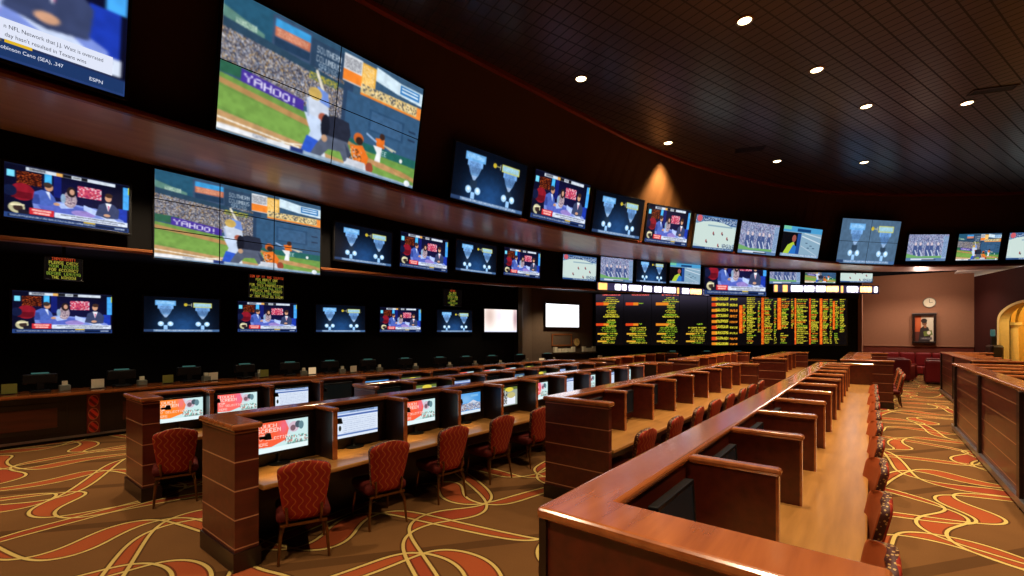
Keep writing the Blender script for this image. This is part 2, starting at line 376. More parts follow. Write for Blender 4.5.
class Pic:
    def __init__(s, w, h, bg=(0, 0, 0), ss=2):
        s.w, s.h, s.ss = w, h, ss; s.a = np.zeros((h*ss, w*ss, 3), np.float32); s.a[:] = bg
        yy, xx = np.mgrid[0:h*ss, 0:w*ss]; s.X = (xx+.5)/(w*ss); s.Y = (yy+.5)/(h*ss)
        s.r = np.random.RandomState(5)
    def put(s, m, c, al=1):
        s.a[m] = s.a[m]*(1-al)+np.array(c, np.float32)*al
    def rect(s, x0, y0, x1, y1, c, al=1): s.put((s.X >= x0) & (s.X < x1) & (s.Y >= y0) & (s.Y < y1), c, al)
    def ell(s, cx, cy, rx, ry, c, al=1): s.put(((s.X-cx)/rx)**2+((s.Y-cy)/ry)**2 < 1, c, al)
    def glow(s, cx, cy, rx, ry, c, k=1):
        g = np.exp(-(((s.X-cx)/rx)**2+((s.Y-cy)/ry)**2))[..., None]*k; s.a = s.a*(1-g)+np.array(c, np.float32)*g
    def poly(s, P, c, al=1):
        m = np.zeros(s.X.shape, bool)
        for (x0, y0), (x1, y1) in zip(P, P[1:]+P[:1]):
            if y0 == y1: continue
            t = (s.Y-y0)/(y1-y0); m ^= ((s.Y < y0) != (s.Y < y1)) & (s.X < x0+t*(x1-x0))
        s.put(m, c, al)
    def line(s, x0, y0, x1, y1, w, c):
        dx, dy = x1-x0, y1-y0; asp = s.h/s.w; t = np.clip(((s.X-x0)*dx+(s.Y-y0)*dy*asp*asp)/(dx*dx+dy*dy*asp*asp+1e-9), 0, 1)
        s.put(np.hypot(s.X-x0-t*dx, (s.Y-y0-t*dy)*asp) < w/2, c)
    def speck(s, x0, y0, x1, y1, cols, cell=1, al=1, dens=1):
        X0, X1 = int(x0*s.w*s.ss), int(x1*s.w*s.ss); Y0, Y1 = int(y0*s.h*s.ss), int(y1*s.h*s.ss); q = max(1, int(cell*s.ss))
        cs = np.array(cols, np.float32); nh, nw = -(-(Y1-Y0)//q), -(-(X1-X0)//q)
        im = np.kron(s.r.randint(0, len(cs), (nh, nw)), np.ones((q, q), int))[:Y1-Y0, :X1-X0]
        mk = np.kron(s.r.rand(nh, nw) < dens, np.ones((q, q), bool))[:Y1-Y0, :X1-X0]
        v = s.a[Y0:Y1, X0:X1]; v[mk] = v[mk]*(1-al)+cs[im][mk]*al
    def text(s, x, y, h, t, c, wf=.62):
        ch = h; cw = h*s.h/s.w*wf*1.25
        for k, q in enumerate(t.upper()):
            for r, row in enumerate(FONT.get(q, [0]*7)):
                for b in range(5):
                    if row >> (4-b) & 1: s.rect(x+k*cw+b*cw/6, y+r*ch/7, x+k*cw+(b+1)*cw/6, y+(r+1)*ch/7, c)
    def scrib(s, x0, y0, x1, y1, c, dens=.6, al=1):   # a line of print too small to read
        s.speck(x0, y0, x1, y1, [c], .8, al, dens)
    def mesh(s, name, crop=0):
        if crop: k = int(s.h*crop); s.a = s.a[k*s.ss:]; s.h -= k
        a = s.a.reshape(s.h, s.ss, s.w, s.ss, 3).mean((1, 3))/255
        if s.ss > 1 and s.w > 150:                              # broadcast softness and grain
            for ax in (0, 1): a = (np.roll(a, 1, ax)*.6+a*1.4+np.roll(a, -1, ax)*.6)/2.6
            nz = s.r.rand(-(-s.h//5), -(-s.w//5)); nz = np.kron(nz, np.ones((5, 5)))[:s.h, :s.w]
            for _ in range(3):
                for ax in (0, 1): nz = (np.roll(nz, 1, ax)+nz+np.roll(nz, -1, ax))/3
            a = a*(.93+.14*nz[..., None])
        a = np.where(a <= .04045, a/12.92, ((a+.055)/1.055)**2.4)[::-1]
        w, h = s.w, s.h; me = bpy.data.meshes.new(name)
        gx, gz = np.meshgrid(np.linspace(-.5, .5, w), np.linspace(0, 1, h)); co = np.zeros((h*w, 3), np.float32); co[:, 0] = gx.ravel(); co[:, 2] = gz.ravel()
        i = np.arange((h-1)*w).reshape(h-1, w)[:, :-1].ravel(); q = np.stack([i, i+1, i+w+1, i+w], 1).astype(np.int32)
        me.vertices.add(len(co)); me.vertices.foreach_set('co', co.ravel()); me.loops.add(q.size); me.loops.foreach_set('vertex_index', q.ravel())
        me.polygons.add(len(q)); me.polygons.foreach_set('loop_start', np.arange(0, q.size, 4, dtype=np.int32)); me.update(calc_edges=True)
        at = me.color_attributes.new('picture', 'FLOAT_COLOR', 'POINT'); col = np.ones((h*w, 4), np.float32); col[:, :3] = a.reshape(-1, 3); at.data.foreach_set('color', col.ravel())
        me.materials.append(MT['screen']); return me

def p_news(w=208, h=117, crop=0):
    p = Pic(w, h, (6, 8, 24))
    p.glow(.5, .5, .5, .5, (22, 22, 70), .8)
    p.rect(.09, .12, .27, .36, (46, 14, 12)); p.speck(.09, .12, .27, .36, [(190, 84, 30), (120, 40, 20)], 1.6, 1, .35)
    p.rect(.02, .13, .075, .25, (120, 220, 250)); p.rect(.29, .06, .345, .3, (70, 180, 240)); p.rect(.29, .3, .345, .4, (30, 60, 150))
    p.rect(.36, .06, .42, .5, (20, 30, 110)); p.rect(.94, .06, .995, .52, (70, 165, 240)); p.rect(.9, .52, .98, .84, (28, 56, 170)); p.rect(.985, .05, .995, .2, (200, 210, 60))
    p.ell(.13, .5, .09, .16, (140, 24, 40)); p.rect(.05, .5, .2, .62, (100, 16, 30)); p.ell(.04, .5, .05, .1, (18, 26, 60))
    p.rect(.55, .2, .75, .42, (196, 70, 96)); p.speck(.55, .2, .75, .42, [(240, 150, 160), (230, 220, 230), (150, 40, 90)], 3, .8, .55)
    # desk
    p.poly([(.2, .64), (.42, .57), (.75, .6), (.95, .76), (.95, .88), (.22, .88)], (120, 140, 214))
    p.poly([(.24, .7), (.5, .6), (.72, .66), (.6, .84), (.3, .84)], (84, 100, 190)); p.ell(.6, .74, .1, .06, (150, 130, 200))
    p.poly([(.38, .6), (.5, .59), (.52, .66), (.42, .7)], (176, 196, 244)); p.poly([(.6, .56), (.72, .64), (.7, .74), (.6, .66)], (184, 204, 250)); p.poly([(.7, .7), (.84, .72), (.93, .84), (.86, .86)], (206, 220, 250))
    # presenter in blue
    p.poly([(.2, .68), (.215, .46), (.27, .4), (.33, .42), (.37, .52), (.385, .62), (.3, .7)], (74, 100, 184)); p.poly([(.2, .68), (.215, .5), (.25, .5), (.26, .68)], (52, 72, 150)); p.poly([(.3, .42), (.33, .42), (.34, .58)], (210, 220, 245))
    p.ell(.325, .335, .032, .075, (196, 142, 110)); p.ell(.316, .295, .034, .05, (60, 44, 40)); p.ell(.385, .63, .025, .03, (200, 150, 120))
    # presenter in print dress
    p.ell(.49, .5, .055, .16, (166, 146, 158)); p.speck(.45, .42, .53, .62, [(90, 70, 90), (220, 200, 200)], 2, .7, .5); p.ell(.5, .35, .038, .1, (42, 30, 32)); p.ell(.505, .35, .02, .055, (200, 150, 124)); p.ell(.435, .5, .02, .09, (140, 170, 200))
    # presenter in dark suit
    p.poly([(.7, .72), (.73, .5), (.78, .45), (.86, .46), (.91, .56), (.9, .74), (.8, .76)], (56, 66, 102)); p.poly([(.785, .45), (.84, .45), (.81, .62)], (236, 238, 246)); p.poly([(.805, .5), (.82, .5), (.815, .62)], (200, 90, 130))
    p.ell(.81, .345, .03, .075, (204, 152, 120)); p.ell(.815, .29, .034, .045, (64, 42, 34)); p.ell(.8, .7, .03, .03, (206, 156, 126))
    # gold emblem, captions, ticker
    p.ell(.09, .8, .06, .1, (196, 190, 150)); p.ell(.1, .8, .035, .06, (60, 44, 40)); p.ell(.14, .87, .04, .05, (30, 26, 40)); p.line(.05, .76, .14, .74, .015, (240, 230, 190))
    p.rect(.18, .77, .365, .89, (206, 44, 52)); p.scrib(.2, .79, .345, .825, (255, 210, 200), .8); p.scrib(.21, .84, .335, .875, (255, 210, 200), .8)
    p.rect(.37, .79, .985, .89, (216, 226, 244)); p.scrib(.42, .805, .96, .83, (70, 76, 96), .55); p.scrib(.5, .85, .9, .875, (90, 96, 120), .5)
    p.rect(0, .9, 1, 1, (38, 62, 116)); p.rect(.03, .925, .98, .975, (14, 28, 62)); p.scrib(.04, .93, .7, .965, (190, 206, 240), .55); p.scrib(.87, .93, .96, .965, (200, 214, 240), .7); p.rect(.6, .895, .7, .92, (226, 190, 60))
    p.rect(.155, .03, .87, .095, (206, 216, 228)); p.rect(.38, .03, .44, .095, (226, 170, 90)); p.rect(.43, .035, .5, .09, (20, 20, 26)); p.rect(.58, .035, .63, .09, (20, 20, 26)); p.scrib(.18, .04, .3, .085, (70, 70, 80), .7); p.scrib(.51, .045, .57, .08, (120, 120, 120), .7)
    p.rect(0, 0, 1, .03, (14, 18, 40))
    return p.mesh('studio_desk_picture', crop)
def p_cups(light=False, w=176, h=99):
    p = Pic(w, h, (70, 96, 122) if light else (3, 6, 14))
    if not light: p.glow(.5, .85, .34, .5, (40, 92, 158), .75)
    else: p.glow(.5, .5, .6, .6, (86, 116, 146), .6)
    def cup(x, y, top, body):
        p.rect(x-.13, y, x+.13, y+.14, top); p.scrib(x-.11, y+.03, x+.11, y+.11, (170, 215, 250), .5)
        p.rect(x-.1, y+.14, x+.1, y+.24, body); p.poly([(x-.085, y+.24), (x+.085, y+.24), (x+.045, y+.4), (x-.045, y+.4)], tuple(int(v*.85) for v in body)); p.poly([(x-.04, y+.4), (x+.04, y+.4), (x+.012, y+.48), (x-.012, y+.48)], (150, 180, 220))
        p.scrib(x-.07, y+.16, x+.07, y+.36, (60, 90, 140), .35); p.rect(x-.045, y+.48, x+.045, .72, tuple(int(v*.3) for v in body), .7)
    cup(.27, .1, (104, 168, 226), (120, 172, 230)); cup(.76, .13, (150, 190, 190), (110, 160, 220))
    for a in ((.63, .13, .64, .27), (.88, .13, .89, .27), (.63, .13, .89, .145), (.63, .26, .89, .275)): p.rect(*a, (216, 206, 90))
    p.ell(.53, .2, .025, .045, (200, 176, 50)); p.rect(.55, .195, .61, .21, (200, 190, 120)); p.rect(.605, .15, .615, .26, (190, 190, 180))
    for x in (.27, .76):
        for d in (-.06, .06): p.ell(x+d, .76, .038, .068, (170, 214, 250)); p.ell(x+d, .75, .018, .032, (230, 244, 255))
        p.rect(x-.025, .8, x+.025, .92, (150, 196, 240))
    p.rect(0, .92, 1, .985, (70, 104, 150)); p.scrib(.1, .93, .9, .975, (206, 222, 240), .5); p.rect(.0, .92, .12, .985, (40, 60, 96))
    return p.mesh('trophy_graphic_picture')
def p_base(w=288, h=162, crop=0):
    p = Pic(w, h, (54, 84, 112))
    p.rect(0, 0, .55, .35, (46, 78, 104)); p.poly([(0, 0), (.2, 0), (.2, .28), (0, .2)], (38, 84, 110)); p.poly([(0, .12), (.16, .2), (.16, .28), (0, .22)], (90, 130, 120)); p.scrib(.05, .17, .13, .22, (200, 220, 200), .5)
    p.rect(.19, .02, .36, .26, (60, 80, 110)); p.rect(.2, .04, .355, .1, (60, 150, 210)); p.rect(.2, .1, .355, .17, (190, 110, 84)); p.scrib(.21, .11, .345, .16, (230, 180, 150), .4); p.rect(.2, .18, .355, .24, (36, 60, 88))
    p.rect(.36, .05, .52, .28, (44, 66, 92)); p.text(.385, .09, .05, 'SOUTHERN', (200, 214, 226), .44); p.text(.385, .16, .05, 'COLUMBUS', (190, 204, 216), .44); p.text(.4, .22, .045, 'SPRINGS', (170, 190, 206), .42)
    p.rect(.52, .03, .62, .26, (206, 210, 214)); p.rect(.52, .16, .62, .25, (236, 130, 46)); p.scrib(.525, .05, .615, .15, (110, 110, 120), .4); p.rect(.62, .04, .7, .25, (226, 170, 70)); p.scrib(.625, .06, .69, .22, (255, 230, 180), .4)
    # crowd
    p.poly([(0, .26), (.5, .33), (.56, .58), (0, .52)], (110, 104, 104))
    m = [(206, 204, 206), (66, 64, 76), (160, 156, 164), (40, 40, 54), (190, 140, 66), (110, 108, 122), (230, 228, 230), (60, 80, 120), (84, 74, 76), (52, 56, 72), (140, 138, 150)]
    p.speck(0, .27, .53, .53, m, 1.2, .95); p.speck(.3, .5, .55, .6, m, 1.2, .9); p.poly([(0, .2), (.54, .3), (.54, .34), (0, .265)], (44, 70, 92)); p.rect(.53, .26, .58, .75, (44, 66, 96)); p.speck(.36, .31, .5, .37, [(196, 176, 60), (120, 130, 60), (70, 90, 90)], 1.5, .9)
    # wall with advertisement, score wall
    p.rect(0, .5, .12, .58, (44, 96, 74)); p.poly([(.08, .505), (.345, .56), (.345, .665), (.08, .61)], (70, 50, 150)); [p.text(.092+k*.039, .53+k*.0082, .058, q, (236, 234, 252), .98) for k, q in enumerate('YAHOO')]; p.rect(.297, .572, .304, .61, (236, 234, 252)); p.rect(.297, .622, .304, .634, (236, 234, 252)); p.rect(.55, .33, 1, .78, (52, 86, 120)); p.rect(.68, .4, .9, .6, (44, 76, 110)); p.rect(.695, .42, .885, .58, (58, 92, 128)); p.rect(.93, .45, .98, .47, (36, 56, 84)); p.rect(.93, .53, .98, .55, (36, 56, 84))
    p.poly([(.7, .02), (.86, .06), (1, .06), (1, .18), (.84, .17), (.7, .14)], (204, 224, 236)); p.rect(.85, .07, .98, .15, (50, 116, 180)); p.rect(.86, .085, .97, .1, (220, 235, 245)); p.rect(.86, .115, .97, .13, (220, 235, 245))
    p.poly([(.62, .22), (1, .2), (1, .3), (.62, .3)], (214, 186, 124)); p.speck(.62, .22, 1, .29, [(60, 66, 80), (240, 220, 170)], 2.2, .9, .55); p.rect(.62, .295, 1, .315, (226, 130, 50)); p.rect(.97, .2, 1, .31, (240, 140, 60))
    p.rect(.55, .72, 1, .8, (34, 96, 90)); p.text(.76, .735, .045, 'BEE', (200, 220, 220), .5); p.ell(.9, .77, .01, .02, (230, 230, 230)); p.line(.74, .67, .86, .7, .008, (190, 190, 170))
    # field
    p.poly([(0, .585), (.4, .655), (.56, .68), (.56, .78), (1, .8), (1, 1), (0, 1)], (108, 146, 70)); p.poly([(0, .62), (.55, .74), (1, .9), (1, .94), (.5, .78), (0, .66)], (176, 134, 84)); p.poly([(0, .68), (.6, .8), (1, .98), (.6, 1), (0, .82)], (118, 158, 74)); p.poly([(.55, .78), (1, .84), (1, .88), (.55, .82)], (104, 150, 70))
    p.poly([(0, .85), (.45, .92), (.9, .99), (1, .97), (1, 1), (0, 1)], (186, 146, 100)); p.line(0, .9, .34, .945, .006, (240, 236, 224)); p.line(.25, .95, .4, .9, .005, (240, 236, 224)); p.poly([(.62, .84), (.8, .85), (.95, .93), (.75, .9)], (190, 144, 96))
    # batter
    p.line(.395, .29, .44, .46, .014, (222, 214, 196)); p.poly([(.355, .53), (.4, .46), (.46, .48), (.47, .62), (.44, .68), (.37, .67)], (202, 212, 230)); p.poly([(.4, .4), (.455, .43), (.47, .54), (.42, .52)], (110, 140, 210)); p.ell(.395, .47, .032, .05, (196, 164, 90)); p.ell(.44, .64, .022, .04, (170, 90, 70))
    p.poly([(.35, .64), (.43, .66), (.45, .8), (.41, .9), (.36, .92), (.385, .78)], (190, 206, 232)); p.poly([(.37, .82), (.43, .84), (.41, .95), (.345, .97)], (48, 88, 200)); p.poly([(.43, .86), (.455, .84), (.47, .97), (.43, .97)], (214, 220, 232)); p.line(.36, .55, .37, .66, .01, (160, 174, 206))
    # umpire
    p.poly([(.45, .62), (.5, .585), (.575, .6), (.59, .7), (.575, .79), (.47, .79)], (38, 42, 58)); p.ell(.455, .7, .022, .1, (26, 28, 40)); p.poly([(.455, .77), (.575, .77), (.6, .86), (.63, .99), (.58, .99), (.54, .87), (.48, .88), (.43, .99), (.385, .99), (.42, .86)], (84, 92, 112)); p.poly([(.56, .78), (.6, .86), (.63, .99), (.6, .99)], (58, 66, 86)); p.ell(.455, .8, .015, .03, (190, 150, 120))
    # catcher, pitcher
    p.ell(.635, .7, .028, .05, (196, 96, 40)); p.ell(.64, .72, .02, .035, (50, 36, 32)); p.poly([(.59, .78), (.66, .75), (.7, .84), (.69, .95), (.62, .94)], (226, 112, 36)); p.speck(.595, .79, .66, .93, [(40, 30, 30), (236, 140, 60), (200, 200, 204)], 2, .8, .5); p.poly([(.58, .9), (.68, .9), (.71, .99), (.57, .99)], (200, 204, 214)); p.ell(.71, .93, .022, .05, (150, 70, 50)); p.ell(.585, .96, .02, .03, (210, 214, 222))
    p.poly([(.73, .64), (.785, .62), (.79, .71), (.745, .73)], (226, 110, 36)); p.poly([(.72, .71), (.775, .71), (.77, .85), (.735, .85), (.745, .77)], (226, 228, 232)); p.line(.68, .63, .735, .67, .01, (150, 180, 220)); p.line(.785, .68, .84, .71, .008, (190, 180, 160)); p.ell(.77, .61, .016, .03, (60, 40, 34))
    # strip along the lower edge
    p.poly([(0, .94), (.3, .95), (.3, .985), (0, .98)], (226, 228, 232)); p.scrib(.14, .95, .2, .975, (120, 130, 150), .5); p.rect(.3, .95, .36, .99, (40, 56, 120)); p.poly([(.36, .955), (1, .97), (1, 1), (.36, .99)], (150, 170, 190)); p.rect(0, .985, 1, 1, (90, 120, 150)); p.ell(.955, .965, .02, .03, (230, 236, 244))
    return p.mesh('ball_game_picture', crop)
def p_field(w=128, h=72, crop=0):
    p = Pic(w, h, (178, 202, 206)); p.rect(0, 0, 1, .24, (60, 100, 150)); p.speck(0, .04, 1, .22, [(40, 70, 120), (110, 140, 180), (190, 205, 220), (24, 40, 80)], 1.6, .9); p.ell(.45, .55, .62, .4, (196, 214, 208)); p.rect(.3, .26, .9, .3, (70, 110, 150), .5)
    for x, y in ((.45, .5), (.66, .48), (.3, .75), (.6, .85), (.8, .62)): p.ell(x, y, .015, .05, (150, 60, 66)); p.ell(x+.02, y+.04, .012, .03, (40, 44, 60))
    p.speck(.7, .8, 1, .95, [(30, 34, 50), (150, 170, 190), (90, 110, 140)], 2, .9, .6); p.rect(0, .93, 1, 1, (40, 70, 120)); p.scrib(.3, .94, .95, .99, (200, 215, 230), .4); p.ell(.09, .1, .06, .1, (200, 90, 100))
    return p.mesh('ice_rink_picture', crop)
def p_crowd(w=128, h=72, crop=0):
    p = Pic(w, h, (120, 140, 176)); p.speck(0, 0, 1, .8, [(150, 160, 196), (96, 104, 150), (190, 200, 220), (70, 76, 112), (176, 150, 180)], 3, .55); p.speck(0, 0, 1, .8, [(60, 66, 96), (200, 206, 226), (130, 110, 150)], 1.2, .6, .4)
    for x in (.2, .32, .5, .6, .76): p.ell(x, .6, .05, .22, (66, 84, 134)); p.ell(x, .36, .028, .06, (206, 190, 196)); p.line(x, .6, x+.07, .82, .02, (200, 210, 230))
    p.poly([(0, .72), (.3, .82), (.9, .8), (.9, .9), (0, .9)], (108, 164, 100)); p.rect(.0, .88, 1, 1, (90, 120, 160)); p.rect(.12, .9, .7, .96, (206, 216, 226)); p.rect(.4, .93, .75, .97, (60, 70, 96)); p.rect(.88, .06, 1, .9, (150, 176, 204)); p.scrib(.89, .08, .99, .86, (70, 96, 150), .35)
    return p.mesh('players_line_picture', crop)
def p_race(w=128, h=72):
    p = Pic(w, h, (140, 172, 196)); p.rect(.45, .1, 1, 1, (132, 164, 186)); p.line(.5, .3, 1, .5, .02, (200, 214, 224)); p.line(.55, .2, 1, .3, .02, (190, 206, 216)); p.line(.5, .62, 1, .95, .015, (170, 190, 206))
    for x, y in ((.6, .5), (.72, .58), (.8, .66), (.66, .66)): p.rect(x, y, x+.06, y+.03, (60, 84, 110))
    p.rect(0, 0, 1, .18, (70, 150, 200)); p.rect(.0, 0, .2, .12, (110, 190, 160)); p.rect(.35, .06, .7, .16, (20, 60, 110)); p.rect(0, .2, .47, .92, (10, 10, 16)); p.poly([(.06, .92), (.16, .62), (.3, .5), (.36, .7), (.34, .92)], (170, 196, 60)); p.poly([(.2, .92), (.3, .6), (.44, .7), (.44, .92)], (40, 110, 190)); p.ell(.3, .4, .05, .12, (150, 80, 70)); p.rect(.38, .22, .47, .92, (30, 70, 140)); p.rect(0, .9, 1, 1, (120, 150, 180)); p.scrib(.05, .92, .95, .98, (220, 230, 240), .4)
    return p.mesh('race_picture')
def p_white(warm=False, w=64, h=36):
    p = Pic(w, h, (340, 340, 350))
    if warm:
        p.a[:] = (270, 262, 256); p.glow(.16, .3, .18, .5, (206, 176, 166), .8); p.glow(.95, .4, .08, .5, (170, 130, 140), .8); p.glow(.45, .3, .1, .3, (226, 214, 236), .6); p.rect(.0, .93, 1, 1, (226, 230, 250))
    return p.mesh('washed_out_picture')
def p_ad(tint=0, w=128, h=72):
    p = Pic(w, h, (196, 226, 226)); c = [(240, 92, 56), (248, 128, 40), (246, 104, 96)][tint]
    p.poly([(0, 0), (.55, 0), (.62, .3), (.56, .66), (.3, .82), (0, .8)], c); p.glow(.52, .2, .1, .3, (226, 110, 170), .6)
    for i, (t, hh) in enumerate((('TOUCH', .13), ('SCREEN', .13), ('FOR', .09), ('TV SELECTION', .09), ('HERE', .09))): p.text(.04, (.06, .21, .38, .5, .66)[i], hh, t, (255, 226, 216), .8)
    p.ell(.72, .26, .1, .18, (206, 180, 196)); p.ell(.8, .2, .06, .12, (70, 84, 96)); p.ell(.7, .3, .05, .1, (120, 90, 100)); p.ell(.86, .24, .05, .14, (96, 130, 140)); p.speck(.55, .55, 1, .82, [(120, 190, 170), (190, 120, 110), (84, 110, 110), (220, 236, 230)], 3, .8, .7); p.rect(0, .84, 1, 1, (222, 238, 240)); p.scrib(.6, .78, .98, .84, (90, 120, 120), .4)
    return p.mesh('touch_prompt_picture')
def p_form(w=128, h=72):
    p = Pic(w, h, (216, 226, 240)); p.rect(0, 0, 1, .1, (150, 176, 216)); p.rect(0, .13, 1, .2, (70, 100, 170)); p.scrib(.3, .02, .9, .08, (60, 80, 130), .4)
    for i in range(8): p.scrib(.14, .26+i*.075, .95, .29+i*.075, (120, 136, 176), .35); p.rect(0, .305+i*.075, 1, .312+i*.075, (180, 196, 226))
    p.rect(.0, .84, 1, .9, (90, 120, 180)); p.ell(.07, .62, .03, .1, (40, 44, 40))
    return p.mesh('race_form_picture')
def p_blue(w=128, h=72):
    p = Pic(w, h, (70, 146, 214)); p.glow(.4, .3, .3, .3, (150, 196, 236), .7); p.speck(0, .5, 1, .84, [(190, 170, 160), (140, 100, 100), (220, 220, 224), (90, 110, 150)], 2.4, .9, .85); p.rect(0, .86, 1, 1, (214, 226, 236)); p.ell(.24, .4, .04, .16, (36, 40, 60)); p.poly([(.5, .5), (.7, .36), (.9, .5)], (200, 206, 220)); p.rect(.6, .1, .9, .2, (120, 180, 226))
    return p.mesh('stadium_picture')
def p_bright(w=128, h=72):
    p = Pic(w, h, (150, 160, 150)); p.rect(0, 0, 1, .16, (96, 110, 50)); p.ell(.6, .14, .2, .12, (220, 200, 70)); p.rect(.3, .55, .9, .95, (226, 232, 244)); p.speck(0, .2, .5, .9, [(40, 44, 50), (120, 120, 120), (200, 200, 190)], 5, .7); p.ell(.7, .45, .2, .16, (190, 180, 120)); p.rect(.1, .2, .2, .7, (30, 60, 160))
    return p.mesh('bright_poster_picture')
def p_led(lines, w, h, colors):
    p = Pic(w, h, (6, 4, 4), 1); n = len(lines); p.ss = 1
    for i, t in enumerate(lines):
        cw = h/n*.8/h*h/w*.62*1.25; L = len(t)*cw*1.0
        p.text(.5-L/2, (i+.08)/n, .8/n, t, colors[i])
    return p.mesh('led_letters_picture')
def p_board(w=500, h=110):
    p = Pic(w, h, (9, 7, 9), 1); r = random.Random(3); p.r = np.random.RandomState(9)
    Yl, G, O, Rd = (206, 192, 52), (140, 176, 40), (226, 130, 34), (216, 66, 26)
    def word(x, y, wd, c, hh=.021, de=.62): p.scrib(x, y, x+wd, y+hh, c, de, 1)
    p.glow(.25, .0, .6, .25, (64, 58, 78), .8); n = 26; ys = [.03+i/n*.955 for i in range(n)]
    for k, x in enumerate((.008, .125, .245, .36)):
        word(x+.02, .008, .07, (230, 96, 90), .02)
        for i in range(1, n):
            y = ys[i]
            if i < 17:
                if k in (1, 3) and i not in (4, 15): continue
                if 11 < i < 13 or (i == 4 and k == 3): continue
                wd = (.04, .035, .05, .065, .04, .03, .035, .025)[i % 8]*(.6 if k == 1 else 1); word(x+.055-wd/2, y, wd, r.choice((Yl, G, Yl)))
            else: wd = r.uniform(.045, .075); word(x+.045-wd/2, y, wd, r.choice((Yl, Yl, G)), .024, .5)
            if i in (4, 15) and k < 3: p.rect(x-.005, y-.01, x+.035, y+.04, Rd if k < 2 else O); p.rect(x+.025, y-.01, x+.045, y+.04, O)
            if i > 17 and i % 4 == 0: p.rect(x, y, x+.035, y+.026, (230, 170, 50))
    def col(x0, x1, i0=0, i1=n, bar=0, bc=None, de=.62):
        if bar: p.rect(x0, ys[i0], x0+bar, ys[i1-1]+.036, bc or (238, 104, 26)); p.speck(x0, ys[i0], x0+bar, ys[i1-1]+.036, [(250, 140, 40), (214, 70, 24)], 2, 1, .4)
        for i in range(i0, i1): word(x0+bar+.002, ys[i], (x1-x0-bar)*r.uniform(.5, 1), r.choice((Yl, Yl, Yl, G, O)), .023, de)
    for i in range(1, n, 3):
        p.rect(.462, ys[i], .485, ys[i]+.06, O if i % 2 else Rd); word(.478, ys[i], .05, Yl, .055); word(.535, ys[i]+.02, .03, r.choice((Yl, O)), .04)
    col(.572, .598, 5, 20, .012); col(.60, .64, 0, n); col(.645, .655, 3, 20); col(.66, .705, 0, n, .011); col(.708, .72, 3, n)
    col(.724, .772, 0, 18, .015); col(.735, .765, 20, n); col(.776, .788, 1, 18); col(.792, .845, 0, n, .007); col(.85, .888, 0, n, .006, (230, 70, 24)); col(.892, .928, 0, n, .011)
    col(.931, .942, 0, n); col(.944, .968, 3, 18, .008); col(.948, .968, 20, n); col(.971, .995, 1, 20)
    return p.mesh('odds_digits_picture')
def p_tick(seed, w=240, h=16):
    p = Pic(w, h, (20, 18, 30)); r = random.Random(seed); x = .01
    while x < .97:
        wd = r.uniform(.03, .12); c = r.choice(((250, 246, 252), (250, 240, 246), (255, 250, 255), (250, 180, 90), (240, 236, 250)))
        if r.random() < .2: p.rect(x, .05, min(.99, x+wd*.6), .95, (250, 170, 70), .5)
        else: p.scrib(x, .14, min(.99, x+wd), .86, c, .78); p.rect(x, .3, min(.99, x+wd), .5, c, .6)
        x += wd+r.uniform(.008, .03)
    p.a *= 2.7; m = p.mesh('ticker_picture'); m.materials[0] = MT['strip']; return m

PICS = dict(n_low=p_news(crop=.38), base_low=p_base(144, 81, .45), field_low=p_field(crop=.5), crowd_low=p_crowd(crop=.42), n=p_news(), t=p_cups(), t2=p_cups(True), base=p_base(), field=p_field(), crowd=p_crowd(), race=p_race(), white=p_white(), warm=p_white(True), ad=p_ad(), ad2=p_ad(1), ad3=p_ad(2), form=p_form(), blue=p_blue(), bright=p_bright())
def frame_bm(w, h, b, d, seams=(1, 1)):
    bm = bmesh.new()
    box(bm, -w/2-b, .0, -b, w/2+b, d, h+b, bev=.006)                    # cabinet behind the picture
    f = .012
    box(bm, -w/2-b, -f, -b, w/2+b, .004, 0, .003); box(bm, -w/2-b, -f, h, w/2+b, .004, h+b, .003)
    box(bm, -w/2-b, -f, 0, -w/2, .004, h, .003); box(bm, w/2, -f, 0, w/2+b, .004, h, .003)
    for i in range(1, seams[0]): x = -w/2+w*i/seams[0]; box(bm, x-.008, -.010, 0, x+.008, .004, h)
    for i in range(1, seams[1]): z = h*i/seams[1]; box(bm, -w/2, -.010, z-.008, w/2, .004, z+.008)
    return bm
def television(pic, loc, rz, tilt, w, h, label, group=None, seams=(1, 1), b=.035, d=.07, name='television', cat='television', bracket=True):
    o = empty(name, loc, (tilt, 0, rz)); tag(o, label, cat, group)
    new('bezel', frame_bm(w, h, b, d, seams), 'blackp', o)
    s = bpy.data.objects.new('screen', PICS[pic]); C.objects.link(s); s.parent = o; s.scale = (w, 1, h); s.location = (0, -.006, 0)
    if bracket: B('wall_bracket', 'blackp', o, (-.2, d, h*.35, .2, d+.06, h*.6))
    return o

